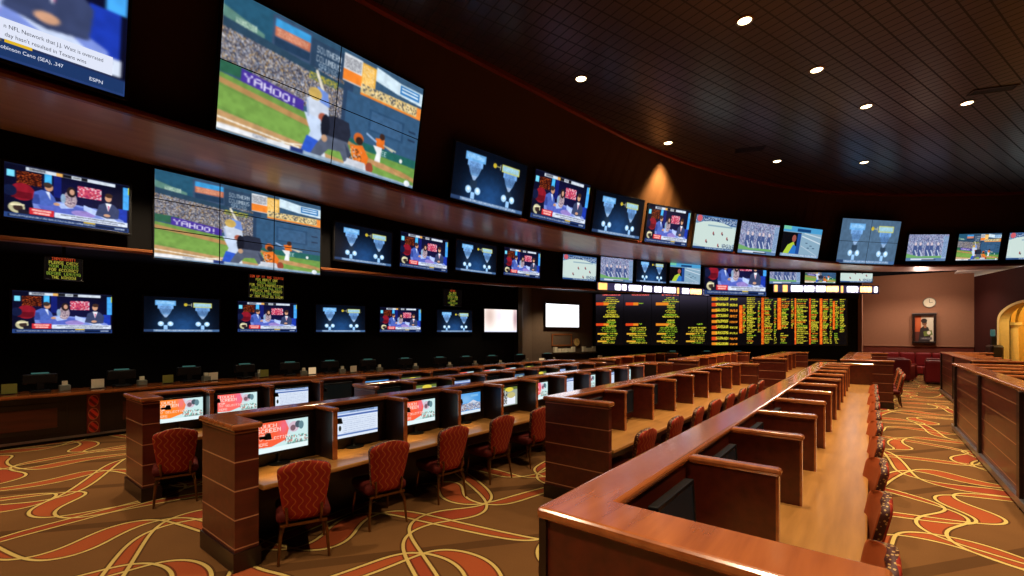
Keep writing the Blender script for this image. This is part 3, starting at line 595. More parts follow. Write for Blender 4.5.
def out(x, y, rz, k): return x+math.sin(rz)*k, y-math.cos(rz)*k
SHOW = dict(n='studio desk show', t='trophy graphics on dark blue', t2='pale trophy graphics', base='ball game', field='white ice rink', crowd='players in a line', race='racing news with a yellow shirt', white='blank white page', warm='washed-out pale image')
TILT = R_(10.5)
T2 = [('t', -7.409, 8.442, 5.229, 1.4200, 2.273, 1.250, 'just right of the giant ball game screen'), ('n', -6.953, 10.952, 5.242, 1.3550, 2.177, 1.251, 'second along after the giant ball game screen'),
      ('t', -6.323, 13.318, 5.207, 1.2480, 2.091, 1.223, 'under the amber glow on the black wall'), ('n', -5.503, 15.451, 5.172, 1.1430, 1.946, 1.205, 'beside the amber glow, before the ice rink screen'),
      ('field', -4.508, 17.480, 5.165, 1.0800, 1.977, 1.147, 'between studio desk and players'), ('crowd', -3.441, 19.452, 5.156, 1.0630, 2.007, 1.147, 'beside the white ice rink'),
      ('race', -2.285, 21.556, 5.206, 1.0400, 2.176, 1.157, 'last before the square trophy screen'), ('t2', -0.208, 24.875, 5.134, 0.8700, 3.024, 1.844, 'large and squarish, at the bend of the wall'),
      ('crowd', 1.877, 27.144, 5.338, 0.6530, 1.728, 1.142, 'right after the square trophy screen'), ('base', 3.627, 28.333, 5.340, 0.5390, 1.650, 1.143, 'above the mauve end wall'), ('field', 5.308, 29.303, 5.340, 0.4980, 1.600, 1.143, 'cut by the right edge above the arch')]
for pic, x, y, z, rz, w, h, where in T2:
    television(pic, (x, y, z), rz, TILT, w, h, 'upper-row television showing %s, %s' % (SHOW[pic], where), 'televisions along the upper row', (2, 2) if pic == 't2' else (1, 1), d=.06)
television('base', (-7.742, 4.470, 5.205), 1.5450, TILT, 3.675, 2.024, 'giant upper video wall showing a ball game with a batter', None, (2, 2), .04, name='video_wall', cat='video wall')
x, y = out(-7.96, -.29, PI/2, .14)
bn = television('n', (x, y, 5.26), PI/2, TILT, 3.7, 2.06, 'giant upper video wall with studio presenters and a text caption', None, (1, 1), .04, name='video_wall', cat='video wall')
def text_part(name, body, size, loc, m, parent, xs=1.0):
    cu = bpy.data.curves.new(name, 'FONT'); cu.body = body; cu.size = size; t = bpy.data.objects.new(name, cu); C.objects.link(t)
    dg = bpy.context.evaluated_depsgraph_get(); me = bpy.data.meshes.new_from_object(t.evaluated_get(dg)); bpy.data.objects.remove(t)
    me.transform(Matrix.Rotation(PI/2, 4, 'X')); me.materials.clear(); me.materials.append(MT[m])
    o = bpy.data.objects.new(name, me); C.objects.link(o); o.parent = parent; o.location = loc; o.scale = (xs, 1, 1)
    return o
cp = B('caption', 'capwhite', bn, (-.6, -.010, .215, 1.72, -.007, .44))
text_part('caption_lettering', 'n NFL Network that J.J. Watt is overrated', .064, (.77, -.0115, .34), 'capdark', cp, .78)
text_part('caption_lettering', 'day hasn\'t resulted in Texans wins', .064, (.78, -.0115, .25), 'capdark', cp, .78)
B('yellow_bar', 'capyellow', bn, (.78, -.011, .185, 1.0, -.008, .218))
tk = B('ticker_bar', 'capblue', bn, (-1.7, -.010, .03, 1.84, -.007, .18))
text_part('ticker_lettering', 'Robinson Cano (SEA), .347', .058, (.72, -.0115, .11), 'capwhite', tk, .85)
text_part('ticker_lettering', 'ESPN', .06, (1.5, -.0115, .07), 'capwhite', bn, 1)

T1 = [('n', -9.850, 1.320, 3.804, 1.5700, 1.409, 0.788, 'beside the middle ball game video wall'), ('t', -9.803, 6.542, 3.844, 1.5440, 1.557, 0.867, 'right after the middle video wall'),
      ('n', -9.736, 8.415, 3.893, 1.5250, 1.636, 0.916, 'second after the middle video wall'), ('t', -9.586, 10.365, 4.003, 1.4510, 1.617, 0.897, 'third after the middle video wall'),
      ('n', -9.271, 12.303, 4.045, 1.3520, 1.600, 0.899, 'fourth after the middle video wall'), ('field', -8.523, 14.851, 4.107, 1.2120, 1.582, 0.890, 'over the blank white screen'),
      ('crowd', -7.844, 16.558, 4.157, 1.1720, 1.642, 0.910, 'over the start of the odds board'), ('t', -7.104, 18.255, 4.217, 1.1420, 1.623, 0.910, 'above the ticker strip'),
      ('race', -6.277, 19.949, 4.268, 1.0830, 1.703, 0.832, 'left of the big studio screen'), ('crowd', -3.155, 24.455, 4.431, 0.8320, 1.587, 0.546, 'right of the big studio screen'),
      ('base', -1.885, 25.802, 4.511, 0.7900, 1.588, 0.476, 'second right of the big studio screen'), ('field', -0.556, 27.132, 4.561, 0.7870, 1.687, 0.427, 'at the end over the mauve wall corner')]
for pic, x, y, z, rz, w, h, where in T1:
    television(pic if h > .6 else pic+'_low', (x, y, z), rz, .05, w, h, 'middle-row television showing %s, %s' % (SHOW[pic], where), 'televisions along the middle row')
television('base', (-9.870, 3.903, 3.444), 1.5630, .02, 3.043, 1.551, 'middle video wall of nine panels showing a ball game', None, (3, 3), .02, name='video_wall', cat='video wall')
television('n_low', (-4.735, 22.121, 3.839), 0.9550, .03, 3.340, 1.159, 'big studio desk screen hanging over the odds board', None, (1, 1), .03, bracket=False)
T0 = [('n', -13.850, 1.762, 2.120, 1.5640, 1.564, 0.881, 'under the red and yellow ticket notice'), ('t', -13.801, 3.931, 2.150, 1.5310, 1.604, 0.871, 'second from the end of the row'), ('n', -13.598, 5.932, 2.159, 1.3910, 1.535, 0.852, 'below the eight-line letter sign'),
      ('t', -13.126, 7.935, 2.159, 1.2880, 1.496, 0.842, 'fourth along the row'), ('n', -12.524, 9.789, 2.169, 1.2330, 1.427, 0.822, 'fifth along the row'), ('t', -11.832, 11.654, 2.169, 1.1880, 1.358, 0.793, 'below the round-looking letter sign'), ('warm', -11.055, 13.325, 2.179, 1.2420, 1.435, 0.855, 'before the pillar')]
for pic, x, y, z, rz, w, h, where in T0:
    television(pic, (x, y, z), rz, 0, w, h, 'counter-row television showing %s, %s' % (SHOW[pic], where), 'televisions behind the ticket counter')
television('white', (-11.019, 17.698, 2.417), 1.3030, 0, 2.031, 1.031, 'bright blank white screen on the brown wall beside the odds board', None)
# LED notices under the middle ledge
YL, RDc, GR = (166, 160, 56), (186, 66, 30), (120, 142, 44)
for i, (lines, x, y, rz, w, h, zb, lab) in enumerate((
    (['IMPORTANT!', 'PLEASE CHECK', 'YOUR TICKETS', 'FOR ACCURACY', 'BEFORE LEAVING', 'THE WINDOW'], -9.97, 1.26, 1.57, .42, .34, 2.96, 'small letter sign asking to check tickets before leaving the window'),
    (['SIGN UP AT THE COUNTER', 'ASK ABOUT OUR', 'HOUSE RULES', 'FOR THIS PROPOSITION', 'TIES PUSH ALL BETS', 'PARLAYS AND TEASERS', 'TICKETS ARE VOID', 'IF NOT PAID AS SHOWN'], -9.96, 4.33, 1.56, .68, .46, 2.86, 'eight-line letter sign with a red heading under the middle video wall'),
    (['NOTICE', 'ALL BETS', 'ARE FINAL', 'TICKETS PAID', 'AT ANY OPEN', 'WINDOW', 'HOUSE RULES', 'APPLY'], -9.8, 9.6, 1.48, .66, .48, 2.94, 'small round-looking letter sign beyond the other two'))):
    cols = [RDc]+[YL if k % 2 == 0 else GR for k in range(len(lines)-1)]
    PICS['led%d' % i] = p_led(lines, 150, 96, cols)
    x, y = out(x, y, rz, -.04); o = television('led%d' % i, (x, y, zb), rz, 0, w, h, lab, 'letter signs under the ledge', b=.012, d=.04, name='led_sign', cat='sign', bracket=False)
    B('hanger', 'blackp', o, (-.02, .01, h, .02, .04, 3.5-zb+.02))
# odds board + ticker strips
PICS['board'] = p_board()
brz = math.atan2(8.1, 10.25); x, y = out(-5.75, 23.58, brz, .12)
television('board', (x, y, 1.57), brz, 0, 12.1, 2.44, 'wide black odds board filled with yellow and orange digits', None, (9, 1), .05, .06, 'odds_board', 'odds board', False)
for i, (x0, y0, x1, y1, z0, z1, lab) in enumerate(((-8.38, 15.65, -5.79, 21.17, 3.78, 4.06, 'bright ticker strip over the start of the odds board'), (-3.69, 24.09, .12, 28.0, 4.04, 4.38, 'bright ticker strip over the last part of the odds board'))):
    PICS['tick%d' % i] = p_tick(i+2); rz = math.atan2(y1-y0, x1-x0); x, y = out((x0+x1)/2, (y0+y1)/2, rz, .25 if i == 0 else .2)
    television('tick%d' % i, (x, y, z0), rz, 0, math.dist((x0, y0), (x1, y1)), z1-z0, lab, 'ticker strips over the odds board', b=.03, d=.08, name='ticker_strip', cat='ticker', bracket=False)

# ------------------------------------------------------------------ carrel desk rows
def desk_row(label, x0, led, xd, xe, y0, y1, zt, divs, end=.25, endx=None, start_full=True, front='panel', posts=None, zw=.73, open_end=False, inner='red'):
    """x0 outer face, led ledge width, xd divider tip, xe desk edge; rows run along +Y and open towards +X."""
    o = empty('carrel_desk', (x0, y0, 0)); tag(o, label, 'desk', 'long rows of carrel desks')
    ex = endx if endx else xe
    L = lambda *b: (b[0]-x0, b[1]-y0, b[2], b[3]-x0, b[4]-y0, b[5])
    cap = .055
    B('back_panel', front if posts else inner, o, L(x0+.03, y0+end-.03, .1, x0+led-.02, y1-.03, zt-cap))
    bm = bmesh.new(); P = [(x0, y0), (ex, y0), (ex, y0+end), (x0+led, y0+end), (x0+led, y1-.21), (ex, y1-.21), (ex, y1), (x0, y1)]
    slab(bm, [(p-x0, q-y0) for p, q in P], zt-cap, zt); bmesh.ops.bevel(bm, geom=list(bm.edges), offset=.022, segments=3, profile=.5, affect='EDGES'); new('ledge', bm, 'ledge', o)
    B('end_panel', front, o, L(x0+.03, y0+.03, .1, ex-.03, y0+end-.03, zt-cap+.01))
    if not open_end:
        B('end_panel', front, o, L(x0+led-.02, y1-.18, .1, ex-.03, y1-.03, zt-cap))
    B('plinth', 'dark', o, L(x0+.05, y0+.05, 0, x0+led-.03, y1-.05, .1), L(x0+.014, y0+.014, 0, ex-.014, y0+end-.014, .17), L(x0+.05, y1-.17, 0, ex-.05, y1-.05, .1))
    B('worktop', 'worktop', o, L(x0+led-.02, y0+end-.031, zw-.045, xe, y1-.03, zw), bev=.012)
    B('apron', 'dark', o, L(x0+led, y0+end-.03, zw-.2, xe-.18, y1-.03, zw-.045))
    for y in divs:
        d = B('divider', inner, o, L(x0+led-.02, y-.025, zw, xd-.015, y+.025, zt-.05))
        q = B('divider_cap', 'ledge', d, L(x0+led-.005, y-.045, zt-.052, xd+.012, y+.045, zt-.004), bev=.02)
        B('edge_strip', 'ledge', d, L(xd-.016, y-.026, zw, xd, y+.026, zt-.05))
    for y in posts or ():
        B('post', 'dark', o, L(x0-.01, y-.07, 0, x0+.035, y+.07, zt-cap))
    if posts: B('kick_rail', 'steel', o, L(x0-.015, y0+.06, .03, x0+.06, y1-.06, .13), bev=.01)
    return o
fr = lambda a, s, n: [a+s*i for i in range(n)]
DA = fr(3.13, 1.157, 10); DB = fr(6.07, 1.045, 7); DC = fr(2.70, .955, 10); DD = fr(2.45, .83, 11); DE = fr(4.98, .9, 7)
rowA = desk_row('long carrel desk beside the right aisle with a wide cherry ledge', -1.22, .27, -.43, -.02, 1.72, 15.7, 1.30, DA+[14.6], .31, .06, front='red')
B('corner_post', 'dark', rowA, (.012, .012, .1, .05, .05, 1.245))
desk_row('carrel desk one row behind the right aisle desk, set further back', -3.33, .27, -2.73, -2.38, 4.85, 13.95, 1.30, DB+[13.3], .14)
rows = []
rows.append(desk_row('carrel desk with the tall boxy end column in the carpet area, touch-prompt monitors inside', -5.2, .26, -4.58, -4.3, 1.6, 12.9, 1.30, DC+[12.2], .26, -4.36, inner='dark'))  # this and the next two rows: booth shade painted in as darker wood
rows.append(desk_row('carrel desk nearest the ticket counter, boxy end column and orange-lit monitors', -7.94, .26, -7.4, -7.05, 1.57, 12.2, 1.30, DD, .24, -7.1, inner='dark'))
desk_row('short-ended carrel desk between the two rows with boxy end columns', -6.56, .2, -6.0, -5.85, 4.15, 11.9, 1.30, DE+[11.3], .1, -5.95, inner='dark')
desk_row('far carrel desk following the right aisle desk, black base', -.72, .27, .0, .36, 16.5, 23.2, 1.36, fr(17.6, 1.1, 5), .16, .52)
desk_row('far carrel desk right under the middle of the odds board', -2.95, .27, -2.35, -2.0, 15.9, 22.2, 1.36, fr(17, 1.05, 5), .16)
desk_row('far carrel desk left under the odds board, light ledge', -4.72, .26, -4.1, -3.85, 13.4, 20.6, 1.36, fr(14.4, 1, 6), .14)
desk_row('far carrel desk before the white cards on the counter', -6.9, .25, -6.3, -6.05, 12.6, 18.5, 1.34, fr(13.6, 1, 5), .14)
desk_row('tall carrel desk right of the aisle with dark posts and a metal kick rail', 1.4, .27, 2.25, 2.75, 5.0, 13.95, 1.46, fr(6.1, 1.1, 7), .3, 3.3, posts=(5.4, 8.1, 10.75, 13.5))
desk_row('second tall carrel desk right of the aisle, before the red seats', 1.95, .27, 2.8, 3.1, 15.8, 22.6, 1.46, fr(17, 1.1, 5), .2, 3.3, posts=(16.1, 19.2, 22.2))

# ------------------------------------------------------------------ monitors in the carrels
def stand_monitor():
    o = empty('monitor')
    new('bezel', frame_bm(.55, .31, .022, .045), 'blackp', o).location = (0, 0, .15)
    s = bpy.data.objects.new('screen', PICS['ad']); C.objects.link(s); s.parent = o; s.scale = (.55, 1, .31); s.location = (0, -.006, .15)
    bm = bmesh.new(); lathe(bm, [(.11, 0), (.11, .012), (.03, .02), (.022, .03), (.022, .2), (0, .2)], 16, (0, .075, 0)); new('stand', bm, 'blackp', o)
    return o
proto = stand_monitor()
used = []
MD = dict(ad='a red touch prompt', ad2='an orange touch prompt', ad3='a pink touch prompt', form='a white race form', blue='a blue stadium picture', bright='a bright poster', off='a blank dark picture', cups='trophy graphics')
PICS['off'] = Pic(16, 9, (9, 12, 11)).mesh('blank_picture'); PICS['cups'] = PICS['t2']
ORD = ['first', 'second', 'third', 'fourth', 'fifth', 'sixth', 'seventh', 'eighth', 'ninth', 'tenth', 'eleventh', 'twelfth']
def put_mon(x, y, pic, label, z=.731, group='monitors in the carrel desks', tilt=0):
    o = proto if not used else copy_tree(proto); used.append(o)
    o.location = (x, y, z); o.rotation_euler = (tilt, 0, PI/2); tag(o, label, 'monitor', group)
    for ch in o.children:
        if ch.name.startswith('screen'): ch.data = PICS[pic]
    return o
def stations(y0, divs): return [(a+b)/2 for a, b in zip([y0]+divs, divs)]
for i, (y, pic) in enumerate(zip(stations(1.86, DC), ['ad', 'form', 'ad', 'blue', 'bright', 'ad3', 'form', 'ad', 'form', 'ad3'])):
    put_mon(-4.86, y-.02, pic, 'monitor showing %s, %s from the boxy column of the carpet-side desk' % (MD[pic], ORD[i]))
for i, (y, pic) in enumerate(zip(stations(1.8, DD), ['ad2', 'ad3', 'form', 'off', 'blue', 'bright', 'off', 'ad', 'ad3', 'ad', 'bright'])):
    put_mon(-7.6, y, pic, 'monitor showing %s, %s from the column of the desk nearest the counter' % (MD[pic], ORD[i]))
for i, (y, pic) in enumerate(zip(stations(4.25, DE), ['off', 'bright', 'form', 'off', 'cups', 'bright', 'form'])):
    put_mon(-6.28, y, pic, 'monitor showing %s, %s along the short-ended middle desk' % (MD[pic], ORD[i]))
for i, y in enumerate(stations(2.03, DA)):
    put_mon(-.83, y, 'off', 'dark monitor leaning in the right aisle desk, %s booth from the wide ledge' % ORD[i], tilt=R_(-4))
for i, y in enumerate(stations(5.0, DB)):
    put_mon(-2.98, y, 'off', 'dark monitor in the set-back carrel desk, %s booth from its end panel' % ORD[i])
# ------------------------------------------------------------------ chairs (facing -X)
def make_chair():
    o = empty('upholstered_chair')
    bm = bmesh.new(); NU, NV = 12, 18; F, K = [], []
    for j in range(NV+1):
        v = 1-(1-j/NV)**1.5; z = .40+.53*v
        hw = .16+.078*v**.8
        if v > .8: hw *= max(.5, (1-((v-.8)/.2)**3)**(1/3))
        if v < .12: hw *= .8+.2*(v/.12)**.5
        rf, rk = [], []
        for i in range(NU+1):
            u = -1+2*i/NU; top = z+.022*(1-u*u)*max(0, v-.6)/.4
            lean = .235+.11*v; bow = -.035*u*u
            e = .5*min(1, (1-abs(u))*5+.15)*min(1, (1-v)*6+.2)
            rf.append(bm.verts.new((lean+bow-.035-.03*e, hw*u, top))); rk.append(bm.verts.new((lean+bow+.012+.03*e, hw*u, top)))
        F.append(rf); K.append(rk)
    for j in range(NV):
        for i in range(NU):
            bm.faces.new((F[j][i], F[j+1][i], F[j+1][i+1], F[j][i+1])).material_index = 1
            bm.faces.new((K[j][i], K[j][i+1], K[j+1][i+1], K[j+1][i])).material_index = 0
    for j in range(NV):
        for i in (0, NU): bm.faces.new((F[j][i], K[j][i], K[j+1][i], F[j+1][i])).material_index = 2
    for i in range(NU):
        for j in (0, NV): bm.faces.new((F[j][i], K[j][i], K[j][i+1], F[j][i+1])).material_index = 2
    bmesh.ops.recalc_face_normals(bm, faces=bm.faces)
    new('backrest', bm, ['fabric', 'orange', 'dotted'], o, True)
    bm = bmesh.new(); box(bm, -.25, -.235, .36, .23, .235, .47, .045, seg=3); new('seat', bm, 'seat', o, True)
    bm = bmesh.new(); box(bm, -.22, -.2, .335, .24, .2, .36); tube(bm, [(.24, -.14, .35), (.27, -.145, .42), (.275, -.15, .52)], .013); tube(bm, [(.24, .14, .35), (.27, .145, .42), (.275, .15, .52)], .013); new('seat_frame', bm, 'bronze', o)
    for sx, sy in ((-1, -1), (-1, 1), (1, -1), (1, 1)):
        bm = bmesh.new(); x = .2 if sx > 0 else -.2
        tube(bm, [(x, sy*.17, .35), (x+sx*.03, sy*.195, .27), (x+sx*.035, sy*.205, .15), (x+sx*.06, sy*.215, .0)], [.019, .017, .014, .012]); new('leg', bm, 'bronze', o)
    return o
ch0 = make_chair(); placed = []
def chair(x, y, rz, label, group):
    o = ch0 if not placed else copy_tree(ch0); placed.append(o)
    o.location = (x, y, 0); o.rotation_euler = (0, 0, rz); tag(o, label, 'chair', group)
SC = stations(1.86, DC)
for i, y in enumerate(SC):
    chair(-4.4+(.05, .02, .0, 0, .02)[i % 5], y-.06, (-.42, -.22, -.12, -.1, -.15, .05)[i % 6], 'red wavy-patterned chair, %s from the boxy column of the carpet-side desk' % ORD[i], 'chairs at the carpet-side carrel desk')
for i, y in enumerate(stations(1.8, DD)[:5]):
    chair(-6.96 if i == 0 else -7.02, 1.9 if i == 0 else y+.02, -.27 if i == 0 else .05, 'red patterned chair, %s from the column of the desk nearest the counter' % ORD[i], 'chairs at the carrel desk by the counter')
for i, y in enumerate(stations(5.0, DB)+[12.9]):
    chair(-2.45, y-.1, (-.12, -.05, .03)[i % 3], 'dark red chair tucked under the set-back carrel desk, %s from its end panel' % ORD[i], 'chairs at the set-back carrel desk')
for i, y in enumerate((3.12, 4.2, 5.32, 6.48, 7.66, 8.7, 9.85, 11.0, 12.1, 13.2)):
    chair(-.24, y, (.2, .15, .24, .14, .2)[i % 5], 'orange-fronted chair with dotted edging on the right aisle, %s from the wide ledge' % ORD[i], 'chairs along the right aisle')
for i, y in enumerate((17.3, 18.3, 19.4, 20.4)):
    chair(.42, y, (.05, -.06)[i % 2], 'patterned chair at the far right-aisle desk, %s beyond its black base' % ORD[i], 'chairs at the far right-aisle desk')

# ------------------------------------------------------------------ ticket counter
CT = chaikin([(-12.3, -7), (-12.3, 3), (-12.15, 5.3), (-11.8, 7.2), (-11.2, 9.2), (-10.5, 11.2), (-9.9, 13.2), (-9.6, 16), (-9.0, 18.4), (-4, 22.35), (-1.2, 24.6)])
tc = empty('ticket_counter', (-12.3, 0, 0)); tag(tc, 'long dark ticket counter curving below the lower screens', 'counter')
def tcp(name, prof, m, L=CT):
    bm = bmesh.new(); sweep(bm, L, prof); o = new(name, bm, m); o.data.transform(Matrix.Translation((12.3, 0, 0))); o.parent = tc; return o
tcp('counter_front', [(-.06, .1), (-.06, .9), (-.8, .9), (-.8, .1)], 'dark'); tcp('countertop', [(.03, .9), (.04, .93), (.03, .96), (-.85, .96), (-.85, .9)], 'ledge'); tcp('plinth', [(-.1, 0), (-.1, .1), (-.75, .1), (-.75, 0)], 'blackp'); tcp('base_rail', [(-.06, .06), (-.03, .06), (-.03, .10), (-.06, .10)], 'steel')
for k, y in enumerate((-1.9, 1.98, 5.0)):
    x = .0 if y < 3 else .16
    B('pilaster', 'ornament', tc, (-.07+x, y-.1, .1, -.02+x, y+.1, .88), bev=.01)
for y0, y1 in ((-1.5, -.3), (.1, 1.6), (2.3, 3.6)):
    f = B('inset_frame', 'dark', tc, (-.07, y0, .2, -.035, y1, .78), bev=.008); B('inset_panel', 'red', f, (-.05, y0+.14, .3, -.028, y1-.14, .68), bev=.006)
def terminal():
    o = empty('betting_terminal')
    B('base', 'blackp', o, (-.16, -.14, 0, .16, .14, .05), bev=.012); B('column', 'blackp', o, (-.04, -.05, .05, .04, .05, .2))
    B('display_back', 'blackp', o, (-.06, -.24, .17, .04, .24, .36), bev=.02); B('light_bar', 'teal', o, (-.05, -.12, .362, .03, .12, .385))
    p = B('ticket_printer', 'greyp', o, (-.06, .26, 0, .12, .42, .12), bev=.012); B('paper_slot', 'white', p, (.0, .30, .12, .06, .38, .2))
    return o
t0 = None
TP = [(-12.74, 1.27), (-12.73, 2.5), (-12.7, 3.73), (-12.61, 4.92), (-12.47, 6.01), (-12.27, 7.06), (-11.99, 8.14), (-11.64, 9.26), (-11.26, 10.4), (-10.95, 11.32), (-10.63, 12.32), (-10.34, 13.59), (-10.14, 15.11), (-7.0, 20.55), (-5.8, 21.5), (-4.7, 22.4)]
for i, (x, y) in enumerate(TP):
    if t0 is None: t0 = o = terminal()
    else: o = copy_tree(t0)
    o.location = (x, y, .961); o.rotation_euler = (0, 0, 0 if i < 4 else -.3 if i < 13 else -.9)
    tag(o, 'dark betting terminal on the ticket counter, %s along from the carpet end' % (ORD+['thirteenth', 'fourteenth', 'fifteenth', 'sixteenth'])[i], 'terminal', 'betting terminals on the ticket counter')
def sign_box(m):
    o = empty('counter_sign'); B('base', 'blackp', o, (-.05, -.12, 0, .05, .12, .02)); B('card', m, o, (-.012, -.1, .02, .012, .1, .2)); return o
sg = {}
for i, (x, y, m, lab) in enumerate(((-12.7, .86, 'green', 'olive card sign on the counter beyond the carpet edge'), (-12.66, 2.1, 'white', 'white card sign on the counter over the red ornament'), (-12.64, 3.3, 'green', 'olive card sign behind the column of the counter-side desk'), (-12.6, 4.2, 'white', 'cream card sign on the counter over the orange monitor'), (-12.5, 5.35, 'green', 'olive card sign on the counter above the race form monitor'), (-12.3, 6.55, 'lampw', 'small glowing card sign on the counter'), (-12.0, 7.65, 'white', 'white card sign midway along the counter'), (-10.05, 14.6, 'lampw', 'glowing card sign by the dark pillar'), (-9.3, 18.0, 'white', 'white card sign before the odds board start'), (-7.5, 20.1, 'white', 'white card sign under the odds board digits'), (-6.3, 21.05, 'white', 'leaning white card under the odds board middle'), (-5.25, 21.9, 'white', 'white card sign under the odds board end'))):
    if m not in sg: sg[m] = o = sign_box(m)
    else: o = copy_tree(sg[m])
    o.location = (x, y, .961); o.rotation_euler = (0, 0, 0 if i < 7 else -.6); tag(o, lab, 'sign', 'card signs on the ticket counter')
# brochure trays, notice frame and round clock by the white screen
prz = math.atan2(3.65, 1.0)
def panel_obj(name, t, zc, k=.03):
    x, y = -11.6+1.0*t, 16.1+3.65*t; x, y = out(x, y, prz, k); return empty(name, (x, y, zc), (0, 0, prz))
o = panel_obj('wall_shelf', .60, 1.2); tag(o, 'dark wooden shelf on the brown wall under the round clock', 'shelf'); B('board', 'dark', o, (-1.5, -.34, 0, 1.5, .02, .04)); B('bracket', 'dark', o, (-1.3, -.28, -.2, -1.26, .02, 0)); B('bracket', 'dark', o, (1.26, -.28, -.2, 1.3, .02, 0))
for t, n, lab in ((.46, 6, 'longer tray of cream betting cards on the dark wall shelf'), (.88, 4, 'shorter tray of cream betting cards on the dark wall shelf')):
    o = panel_obj('card_tray', t, 1.24, .2); tag(o, lab, 'tray', 'card trays on the wall shelf'); B('tray', 'dark', o, (-n*.11, -.1, 0, n*.11, .1, .03))
    for k in range(n): B('card_stack', 'white', o, (-n*.11+.02+k*.22, -.04, .03, -n*.11+.2+k*.22, .06, .2+(.07 if k in (0, n-1) else 0)))
o = panel_obj('notice_frame', .46, 1.55); tag(o, 'framed brown notice on the wall under the white screen', 'frame'); B('frame', 'orange_trim', o, (-.62, -.02, 0, .62, .02, .06), (-.62, -.02, .5, .62, .02, .56), (-.62, -.02, .06, -.56, .02, .5), (.56, -.02, .06, .62, .02, .5)); B('notice', 'brownwall', o, (-.56, -.005, .06, .56, .02, .5))
def clock(o, r, face):
    bm = bmesh.new(); lathe(bm, [(0, 0), (r, 0), (r, .03), (r*.92, .05), (r*.88, .045)], 28); bm.transform(Matrix.Rotation(PI/2, 4, 'X')); new('case', bm, 'orange_trim' if face == 'cream' else 'greyp', o)
    bm = bmesh.new(); lathe(bm, [(r*.9, .04), (0, .042)], 28); bm.transform(Matrix.Rotation(PI/2, 4, 'X')); new('clock_face', bm, face, o)
    B('hand', 'blackp', o, (-.008, -.05, 0, .008, -.043, r*.7)); B('hand', 'blackp', o, (0, -.05, -.008, r*.5, -.043, .008))
o = panel_obj('wall_clock', .70, 1.72); tag(o, 'round cream wall clock left of the odds board', 'clock'); clock(o, .2, 'cream')
o = empty('wall_clock', (2.36, 31.79, 3.72)); tag(o, 'round pale wall clock high on the mauve wall above the framed picture', 'clock'); clock(o, .26, 'white')

# framed picture on the mauve wall
o = empty('framed_picture', (2.15, 31.78, 1.62)); tag(o, 'dark-framed shadow-box picture of a dark figure on the mauve wall', 'picture')
B('frame', 'dark', o, (-.46, -.2, 0, .46, .02, .1), (-.46, -.2, 1.42, .46, .02, 1.52), (-.46, -.2, .1, -.36, .02, 1.42), (.36, -.2, .1, .46, .02, 1.42), bev=.01)
B('frame_top_strip', 'steel', o, (-.47, -.22, 1.52, .47, .02, 1.56))
def p_art(w=60, h=108):
    p = Pic(w, h, (206, 196, 176)); p.rect(0, 0, .34, .62, (176, 70, 36)); p.glow(.2, .3, .2, .3, (206, 120, 60), .5); p.rect(0, .62, .4, 1, (90, 40, 30)); p.poly([(.2, 1), (.3, .5), (.5, .38), (.72, .46), (.85, .7), (.8, 1)], (44, 34, 34)); p.ell(.52, .28, .13, .11, (120, 78, 56)); p.ell(.5, .2, .16, .09, (36, 26, 24)); p.ell(.56, .42, .08, .06, (150, 100, 70)); p.poly([(.46, .62), (.9, .56), (.95, .74), (.5, .8)], (110, 126, 60)); p.ell(.75, .66, .1, .07, (226, 220, 200)); p.rect(.3, .84, .9, .93, (70, 70, 84)); p.scrib(.36, .86, .84, .91, (200, 190, 180), .4)
    m = p.mesh('painted_picture'); m.materials[0] = MT['print']; return m
B('backing', 'blackp', o, (-.36, -.10, .1, .36, .0, 1.42))
q = bpy.data.objects.new('print', p_art()); C.objects.link(q); q.parent = o; q.scale = (.72, 1, 1.32); q.location = (0, -.105, .1)

# red club seats and wall bench
def club_seat(w):
    o = empty('club_seat'); bm = bmesh.new(); box(bm, -w/2, -.42, .06, w/2, .42, .42, .05, seg=3); new('base', bm, 'redvinyl', o)
    bm = bmesh.new(); box(bm, -w/2+.13, -.44, .40, w/2-.13, .26, .54, .05, seg=3); new('seat_cushion', bm, 'redvinyl', o)
    bm = bmesh.new(); box(bm, -w/2, .22, .06, w/2, .46, 1.0, .09, seg=3); new('backrest', bm, 'redvinyl', o)
    for s in (-1, 1):
        bm = bmesh.new(); box(bm, s*w/2, -.42, .06, s*(w/2-.15), .4, .70, .06, seg=3); new('armrest', bm, 'redvinyl', o)
        for t in (-.36, .38): B('foot', 'dark', o, (s*(w/2-.09)-.03, t-.03, 0, s*(w/2-.09)+.03, t+.03, .06))
    return o
for w, x, y, rz, lab in ((1.3, 2.42, 26.1, PI, 'low red seat turned its plain back to the aisle'), (.95, 1.0, 26.9, 2.9, 'red club seat at the end of the aisle beside the desks'), (.95, 1.1, 28.6, 2.5, 'red club seat behind the aisle-end seat'), (.95, 2.45, 27.75, .15, 'red club seat facing the low red seat'), (.95, 3.3, 29.4, -.4, 'red club seat beside the tall carrel desks')):
    o = club_seat(w); o.location = (x, y, 0); o.rotation_euler = (0, 0, rz); tag(o, lab, 'seat', 'red seats at the end of the aisle')
o = empty('wall_bench', (1.8, 31.3, 0)); tag(o, 'long red tufted bench against the wainscot below the picture', 'bench')
bm = bmesh.new(); box(bm, -1.9, -.45, .08, 1.9, .3, .46, .05, seg=3); new('seat', bm, 'redvinyl', o)
for k in range(6):
    bm = bmesh.new(); box(bm, -1.9+k*.634, .1, .44, -1.9+(k+1)*.634-.01, .34, 1.14, .09, seg=3); new('back_cushion', bm, 'redvinyl', o)
B('plinth', 'dark', o, (-1.85, -.4, 0, 1.85, .28, .08))
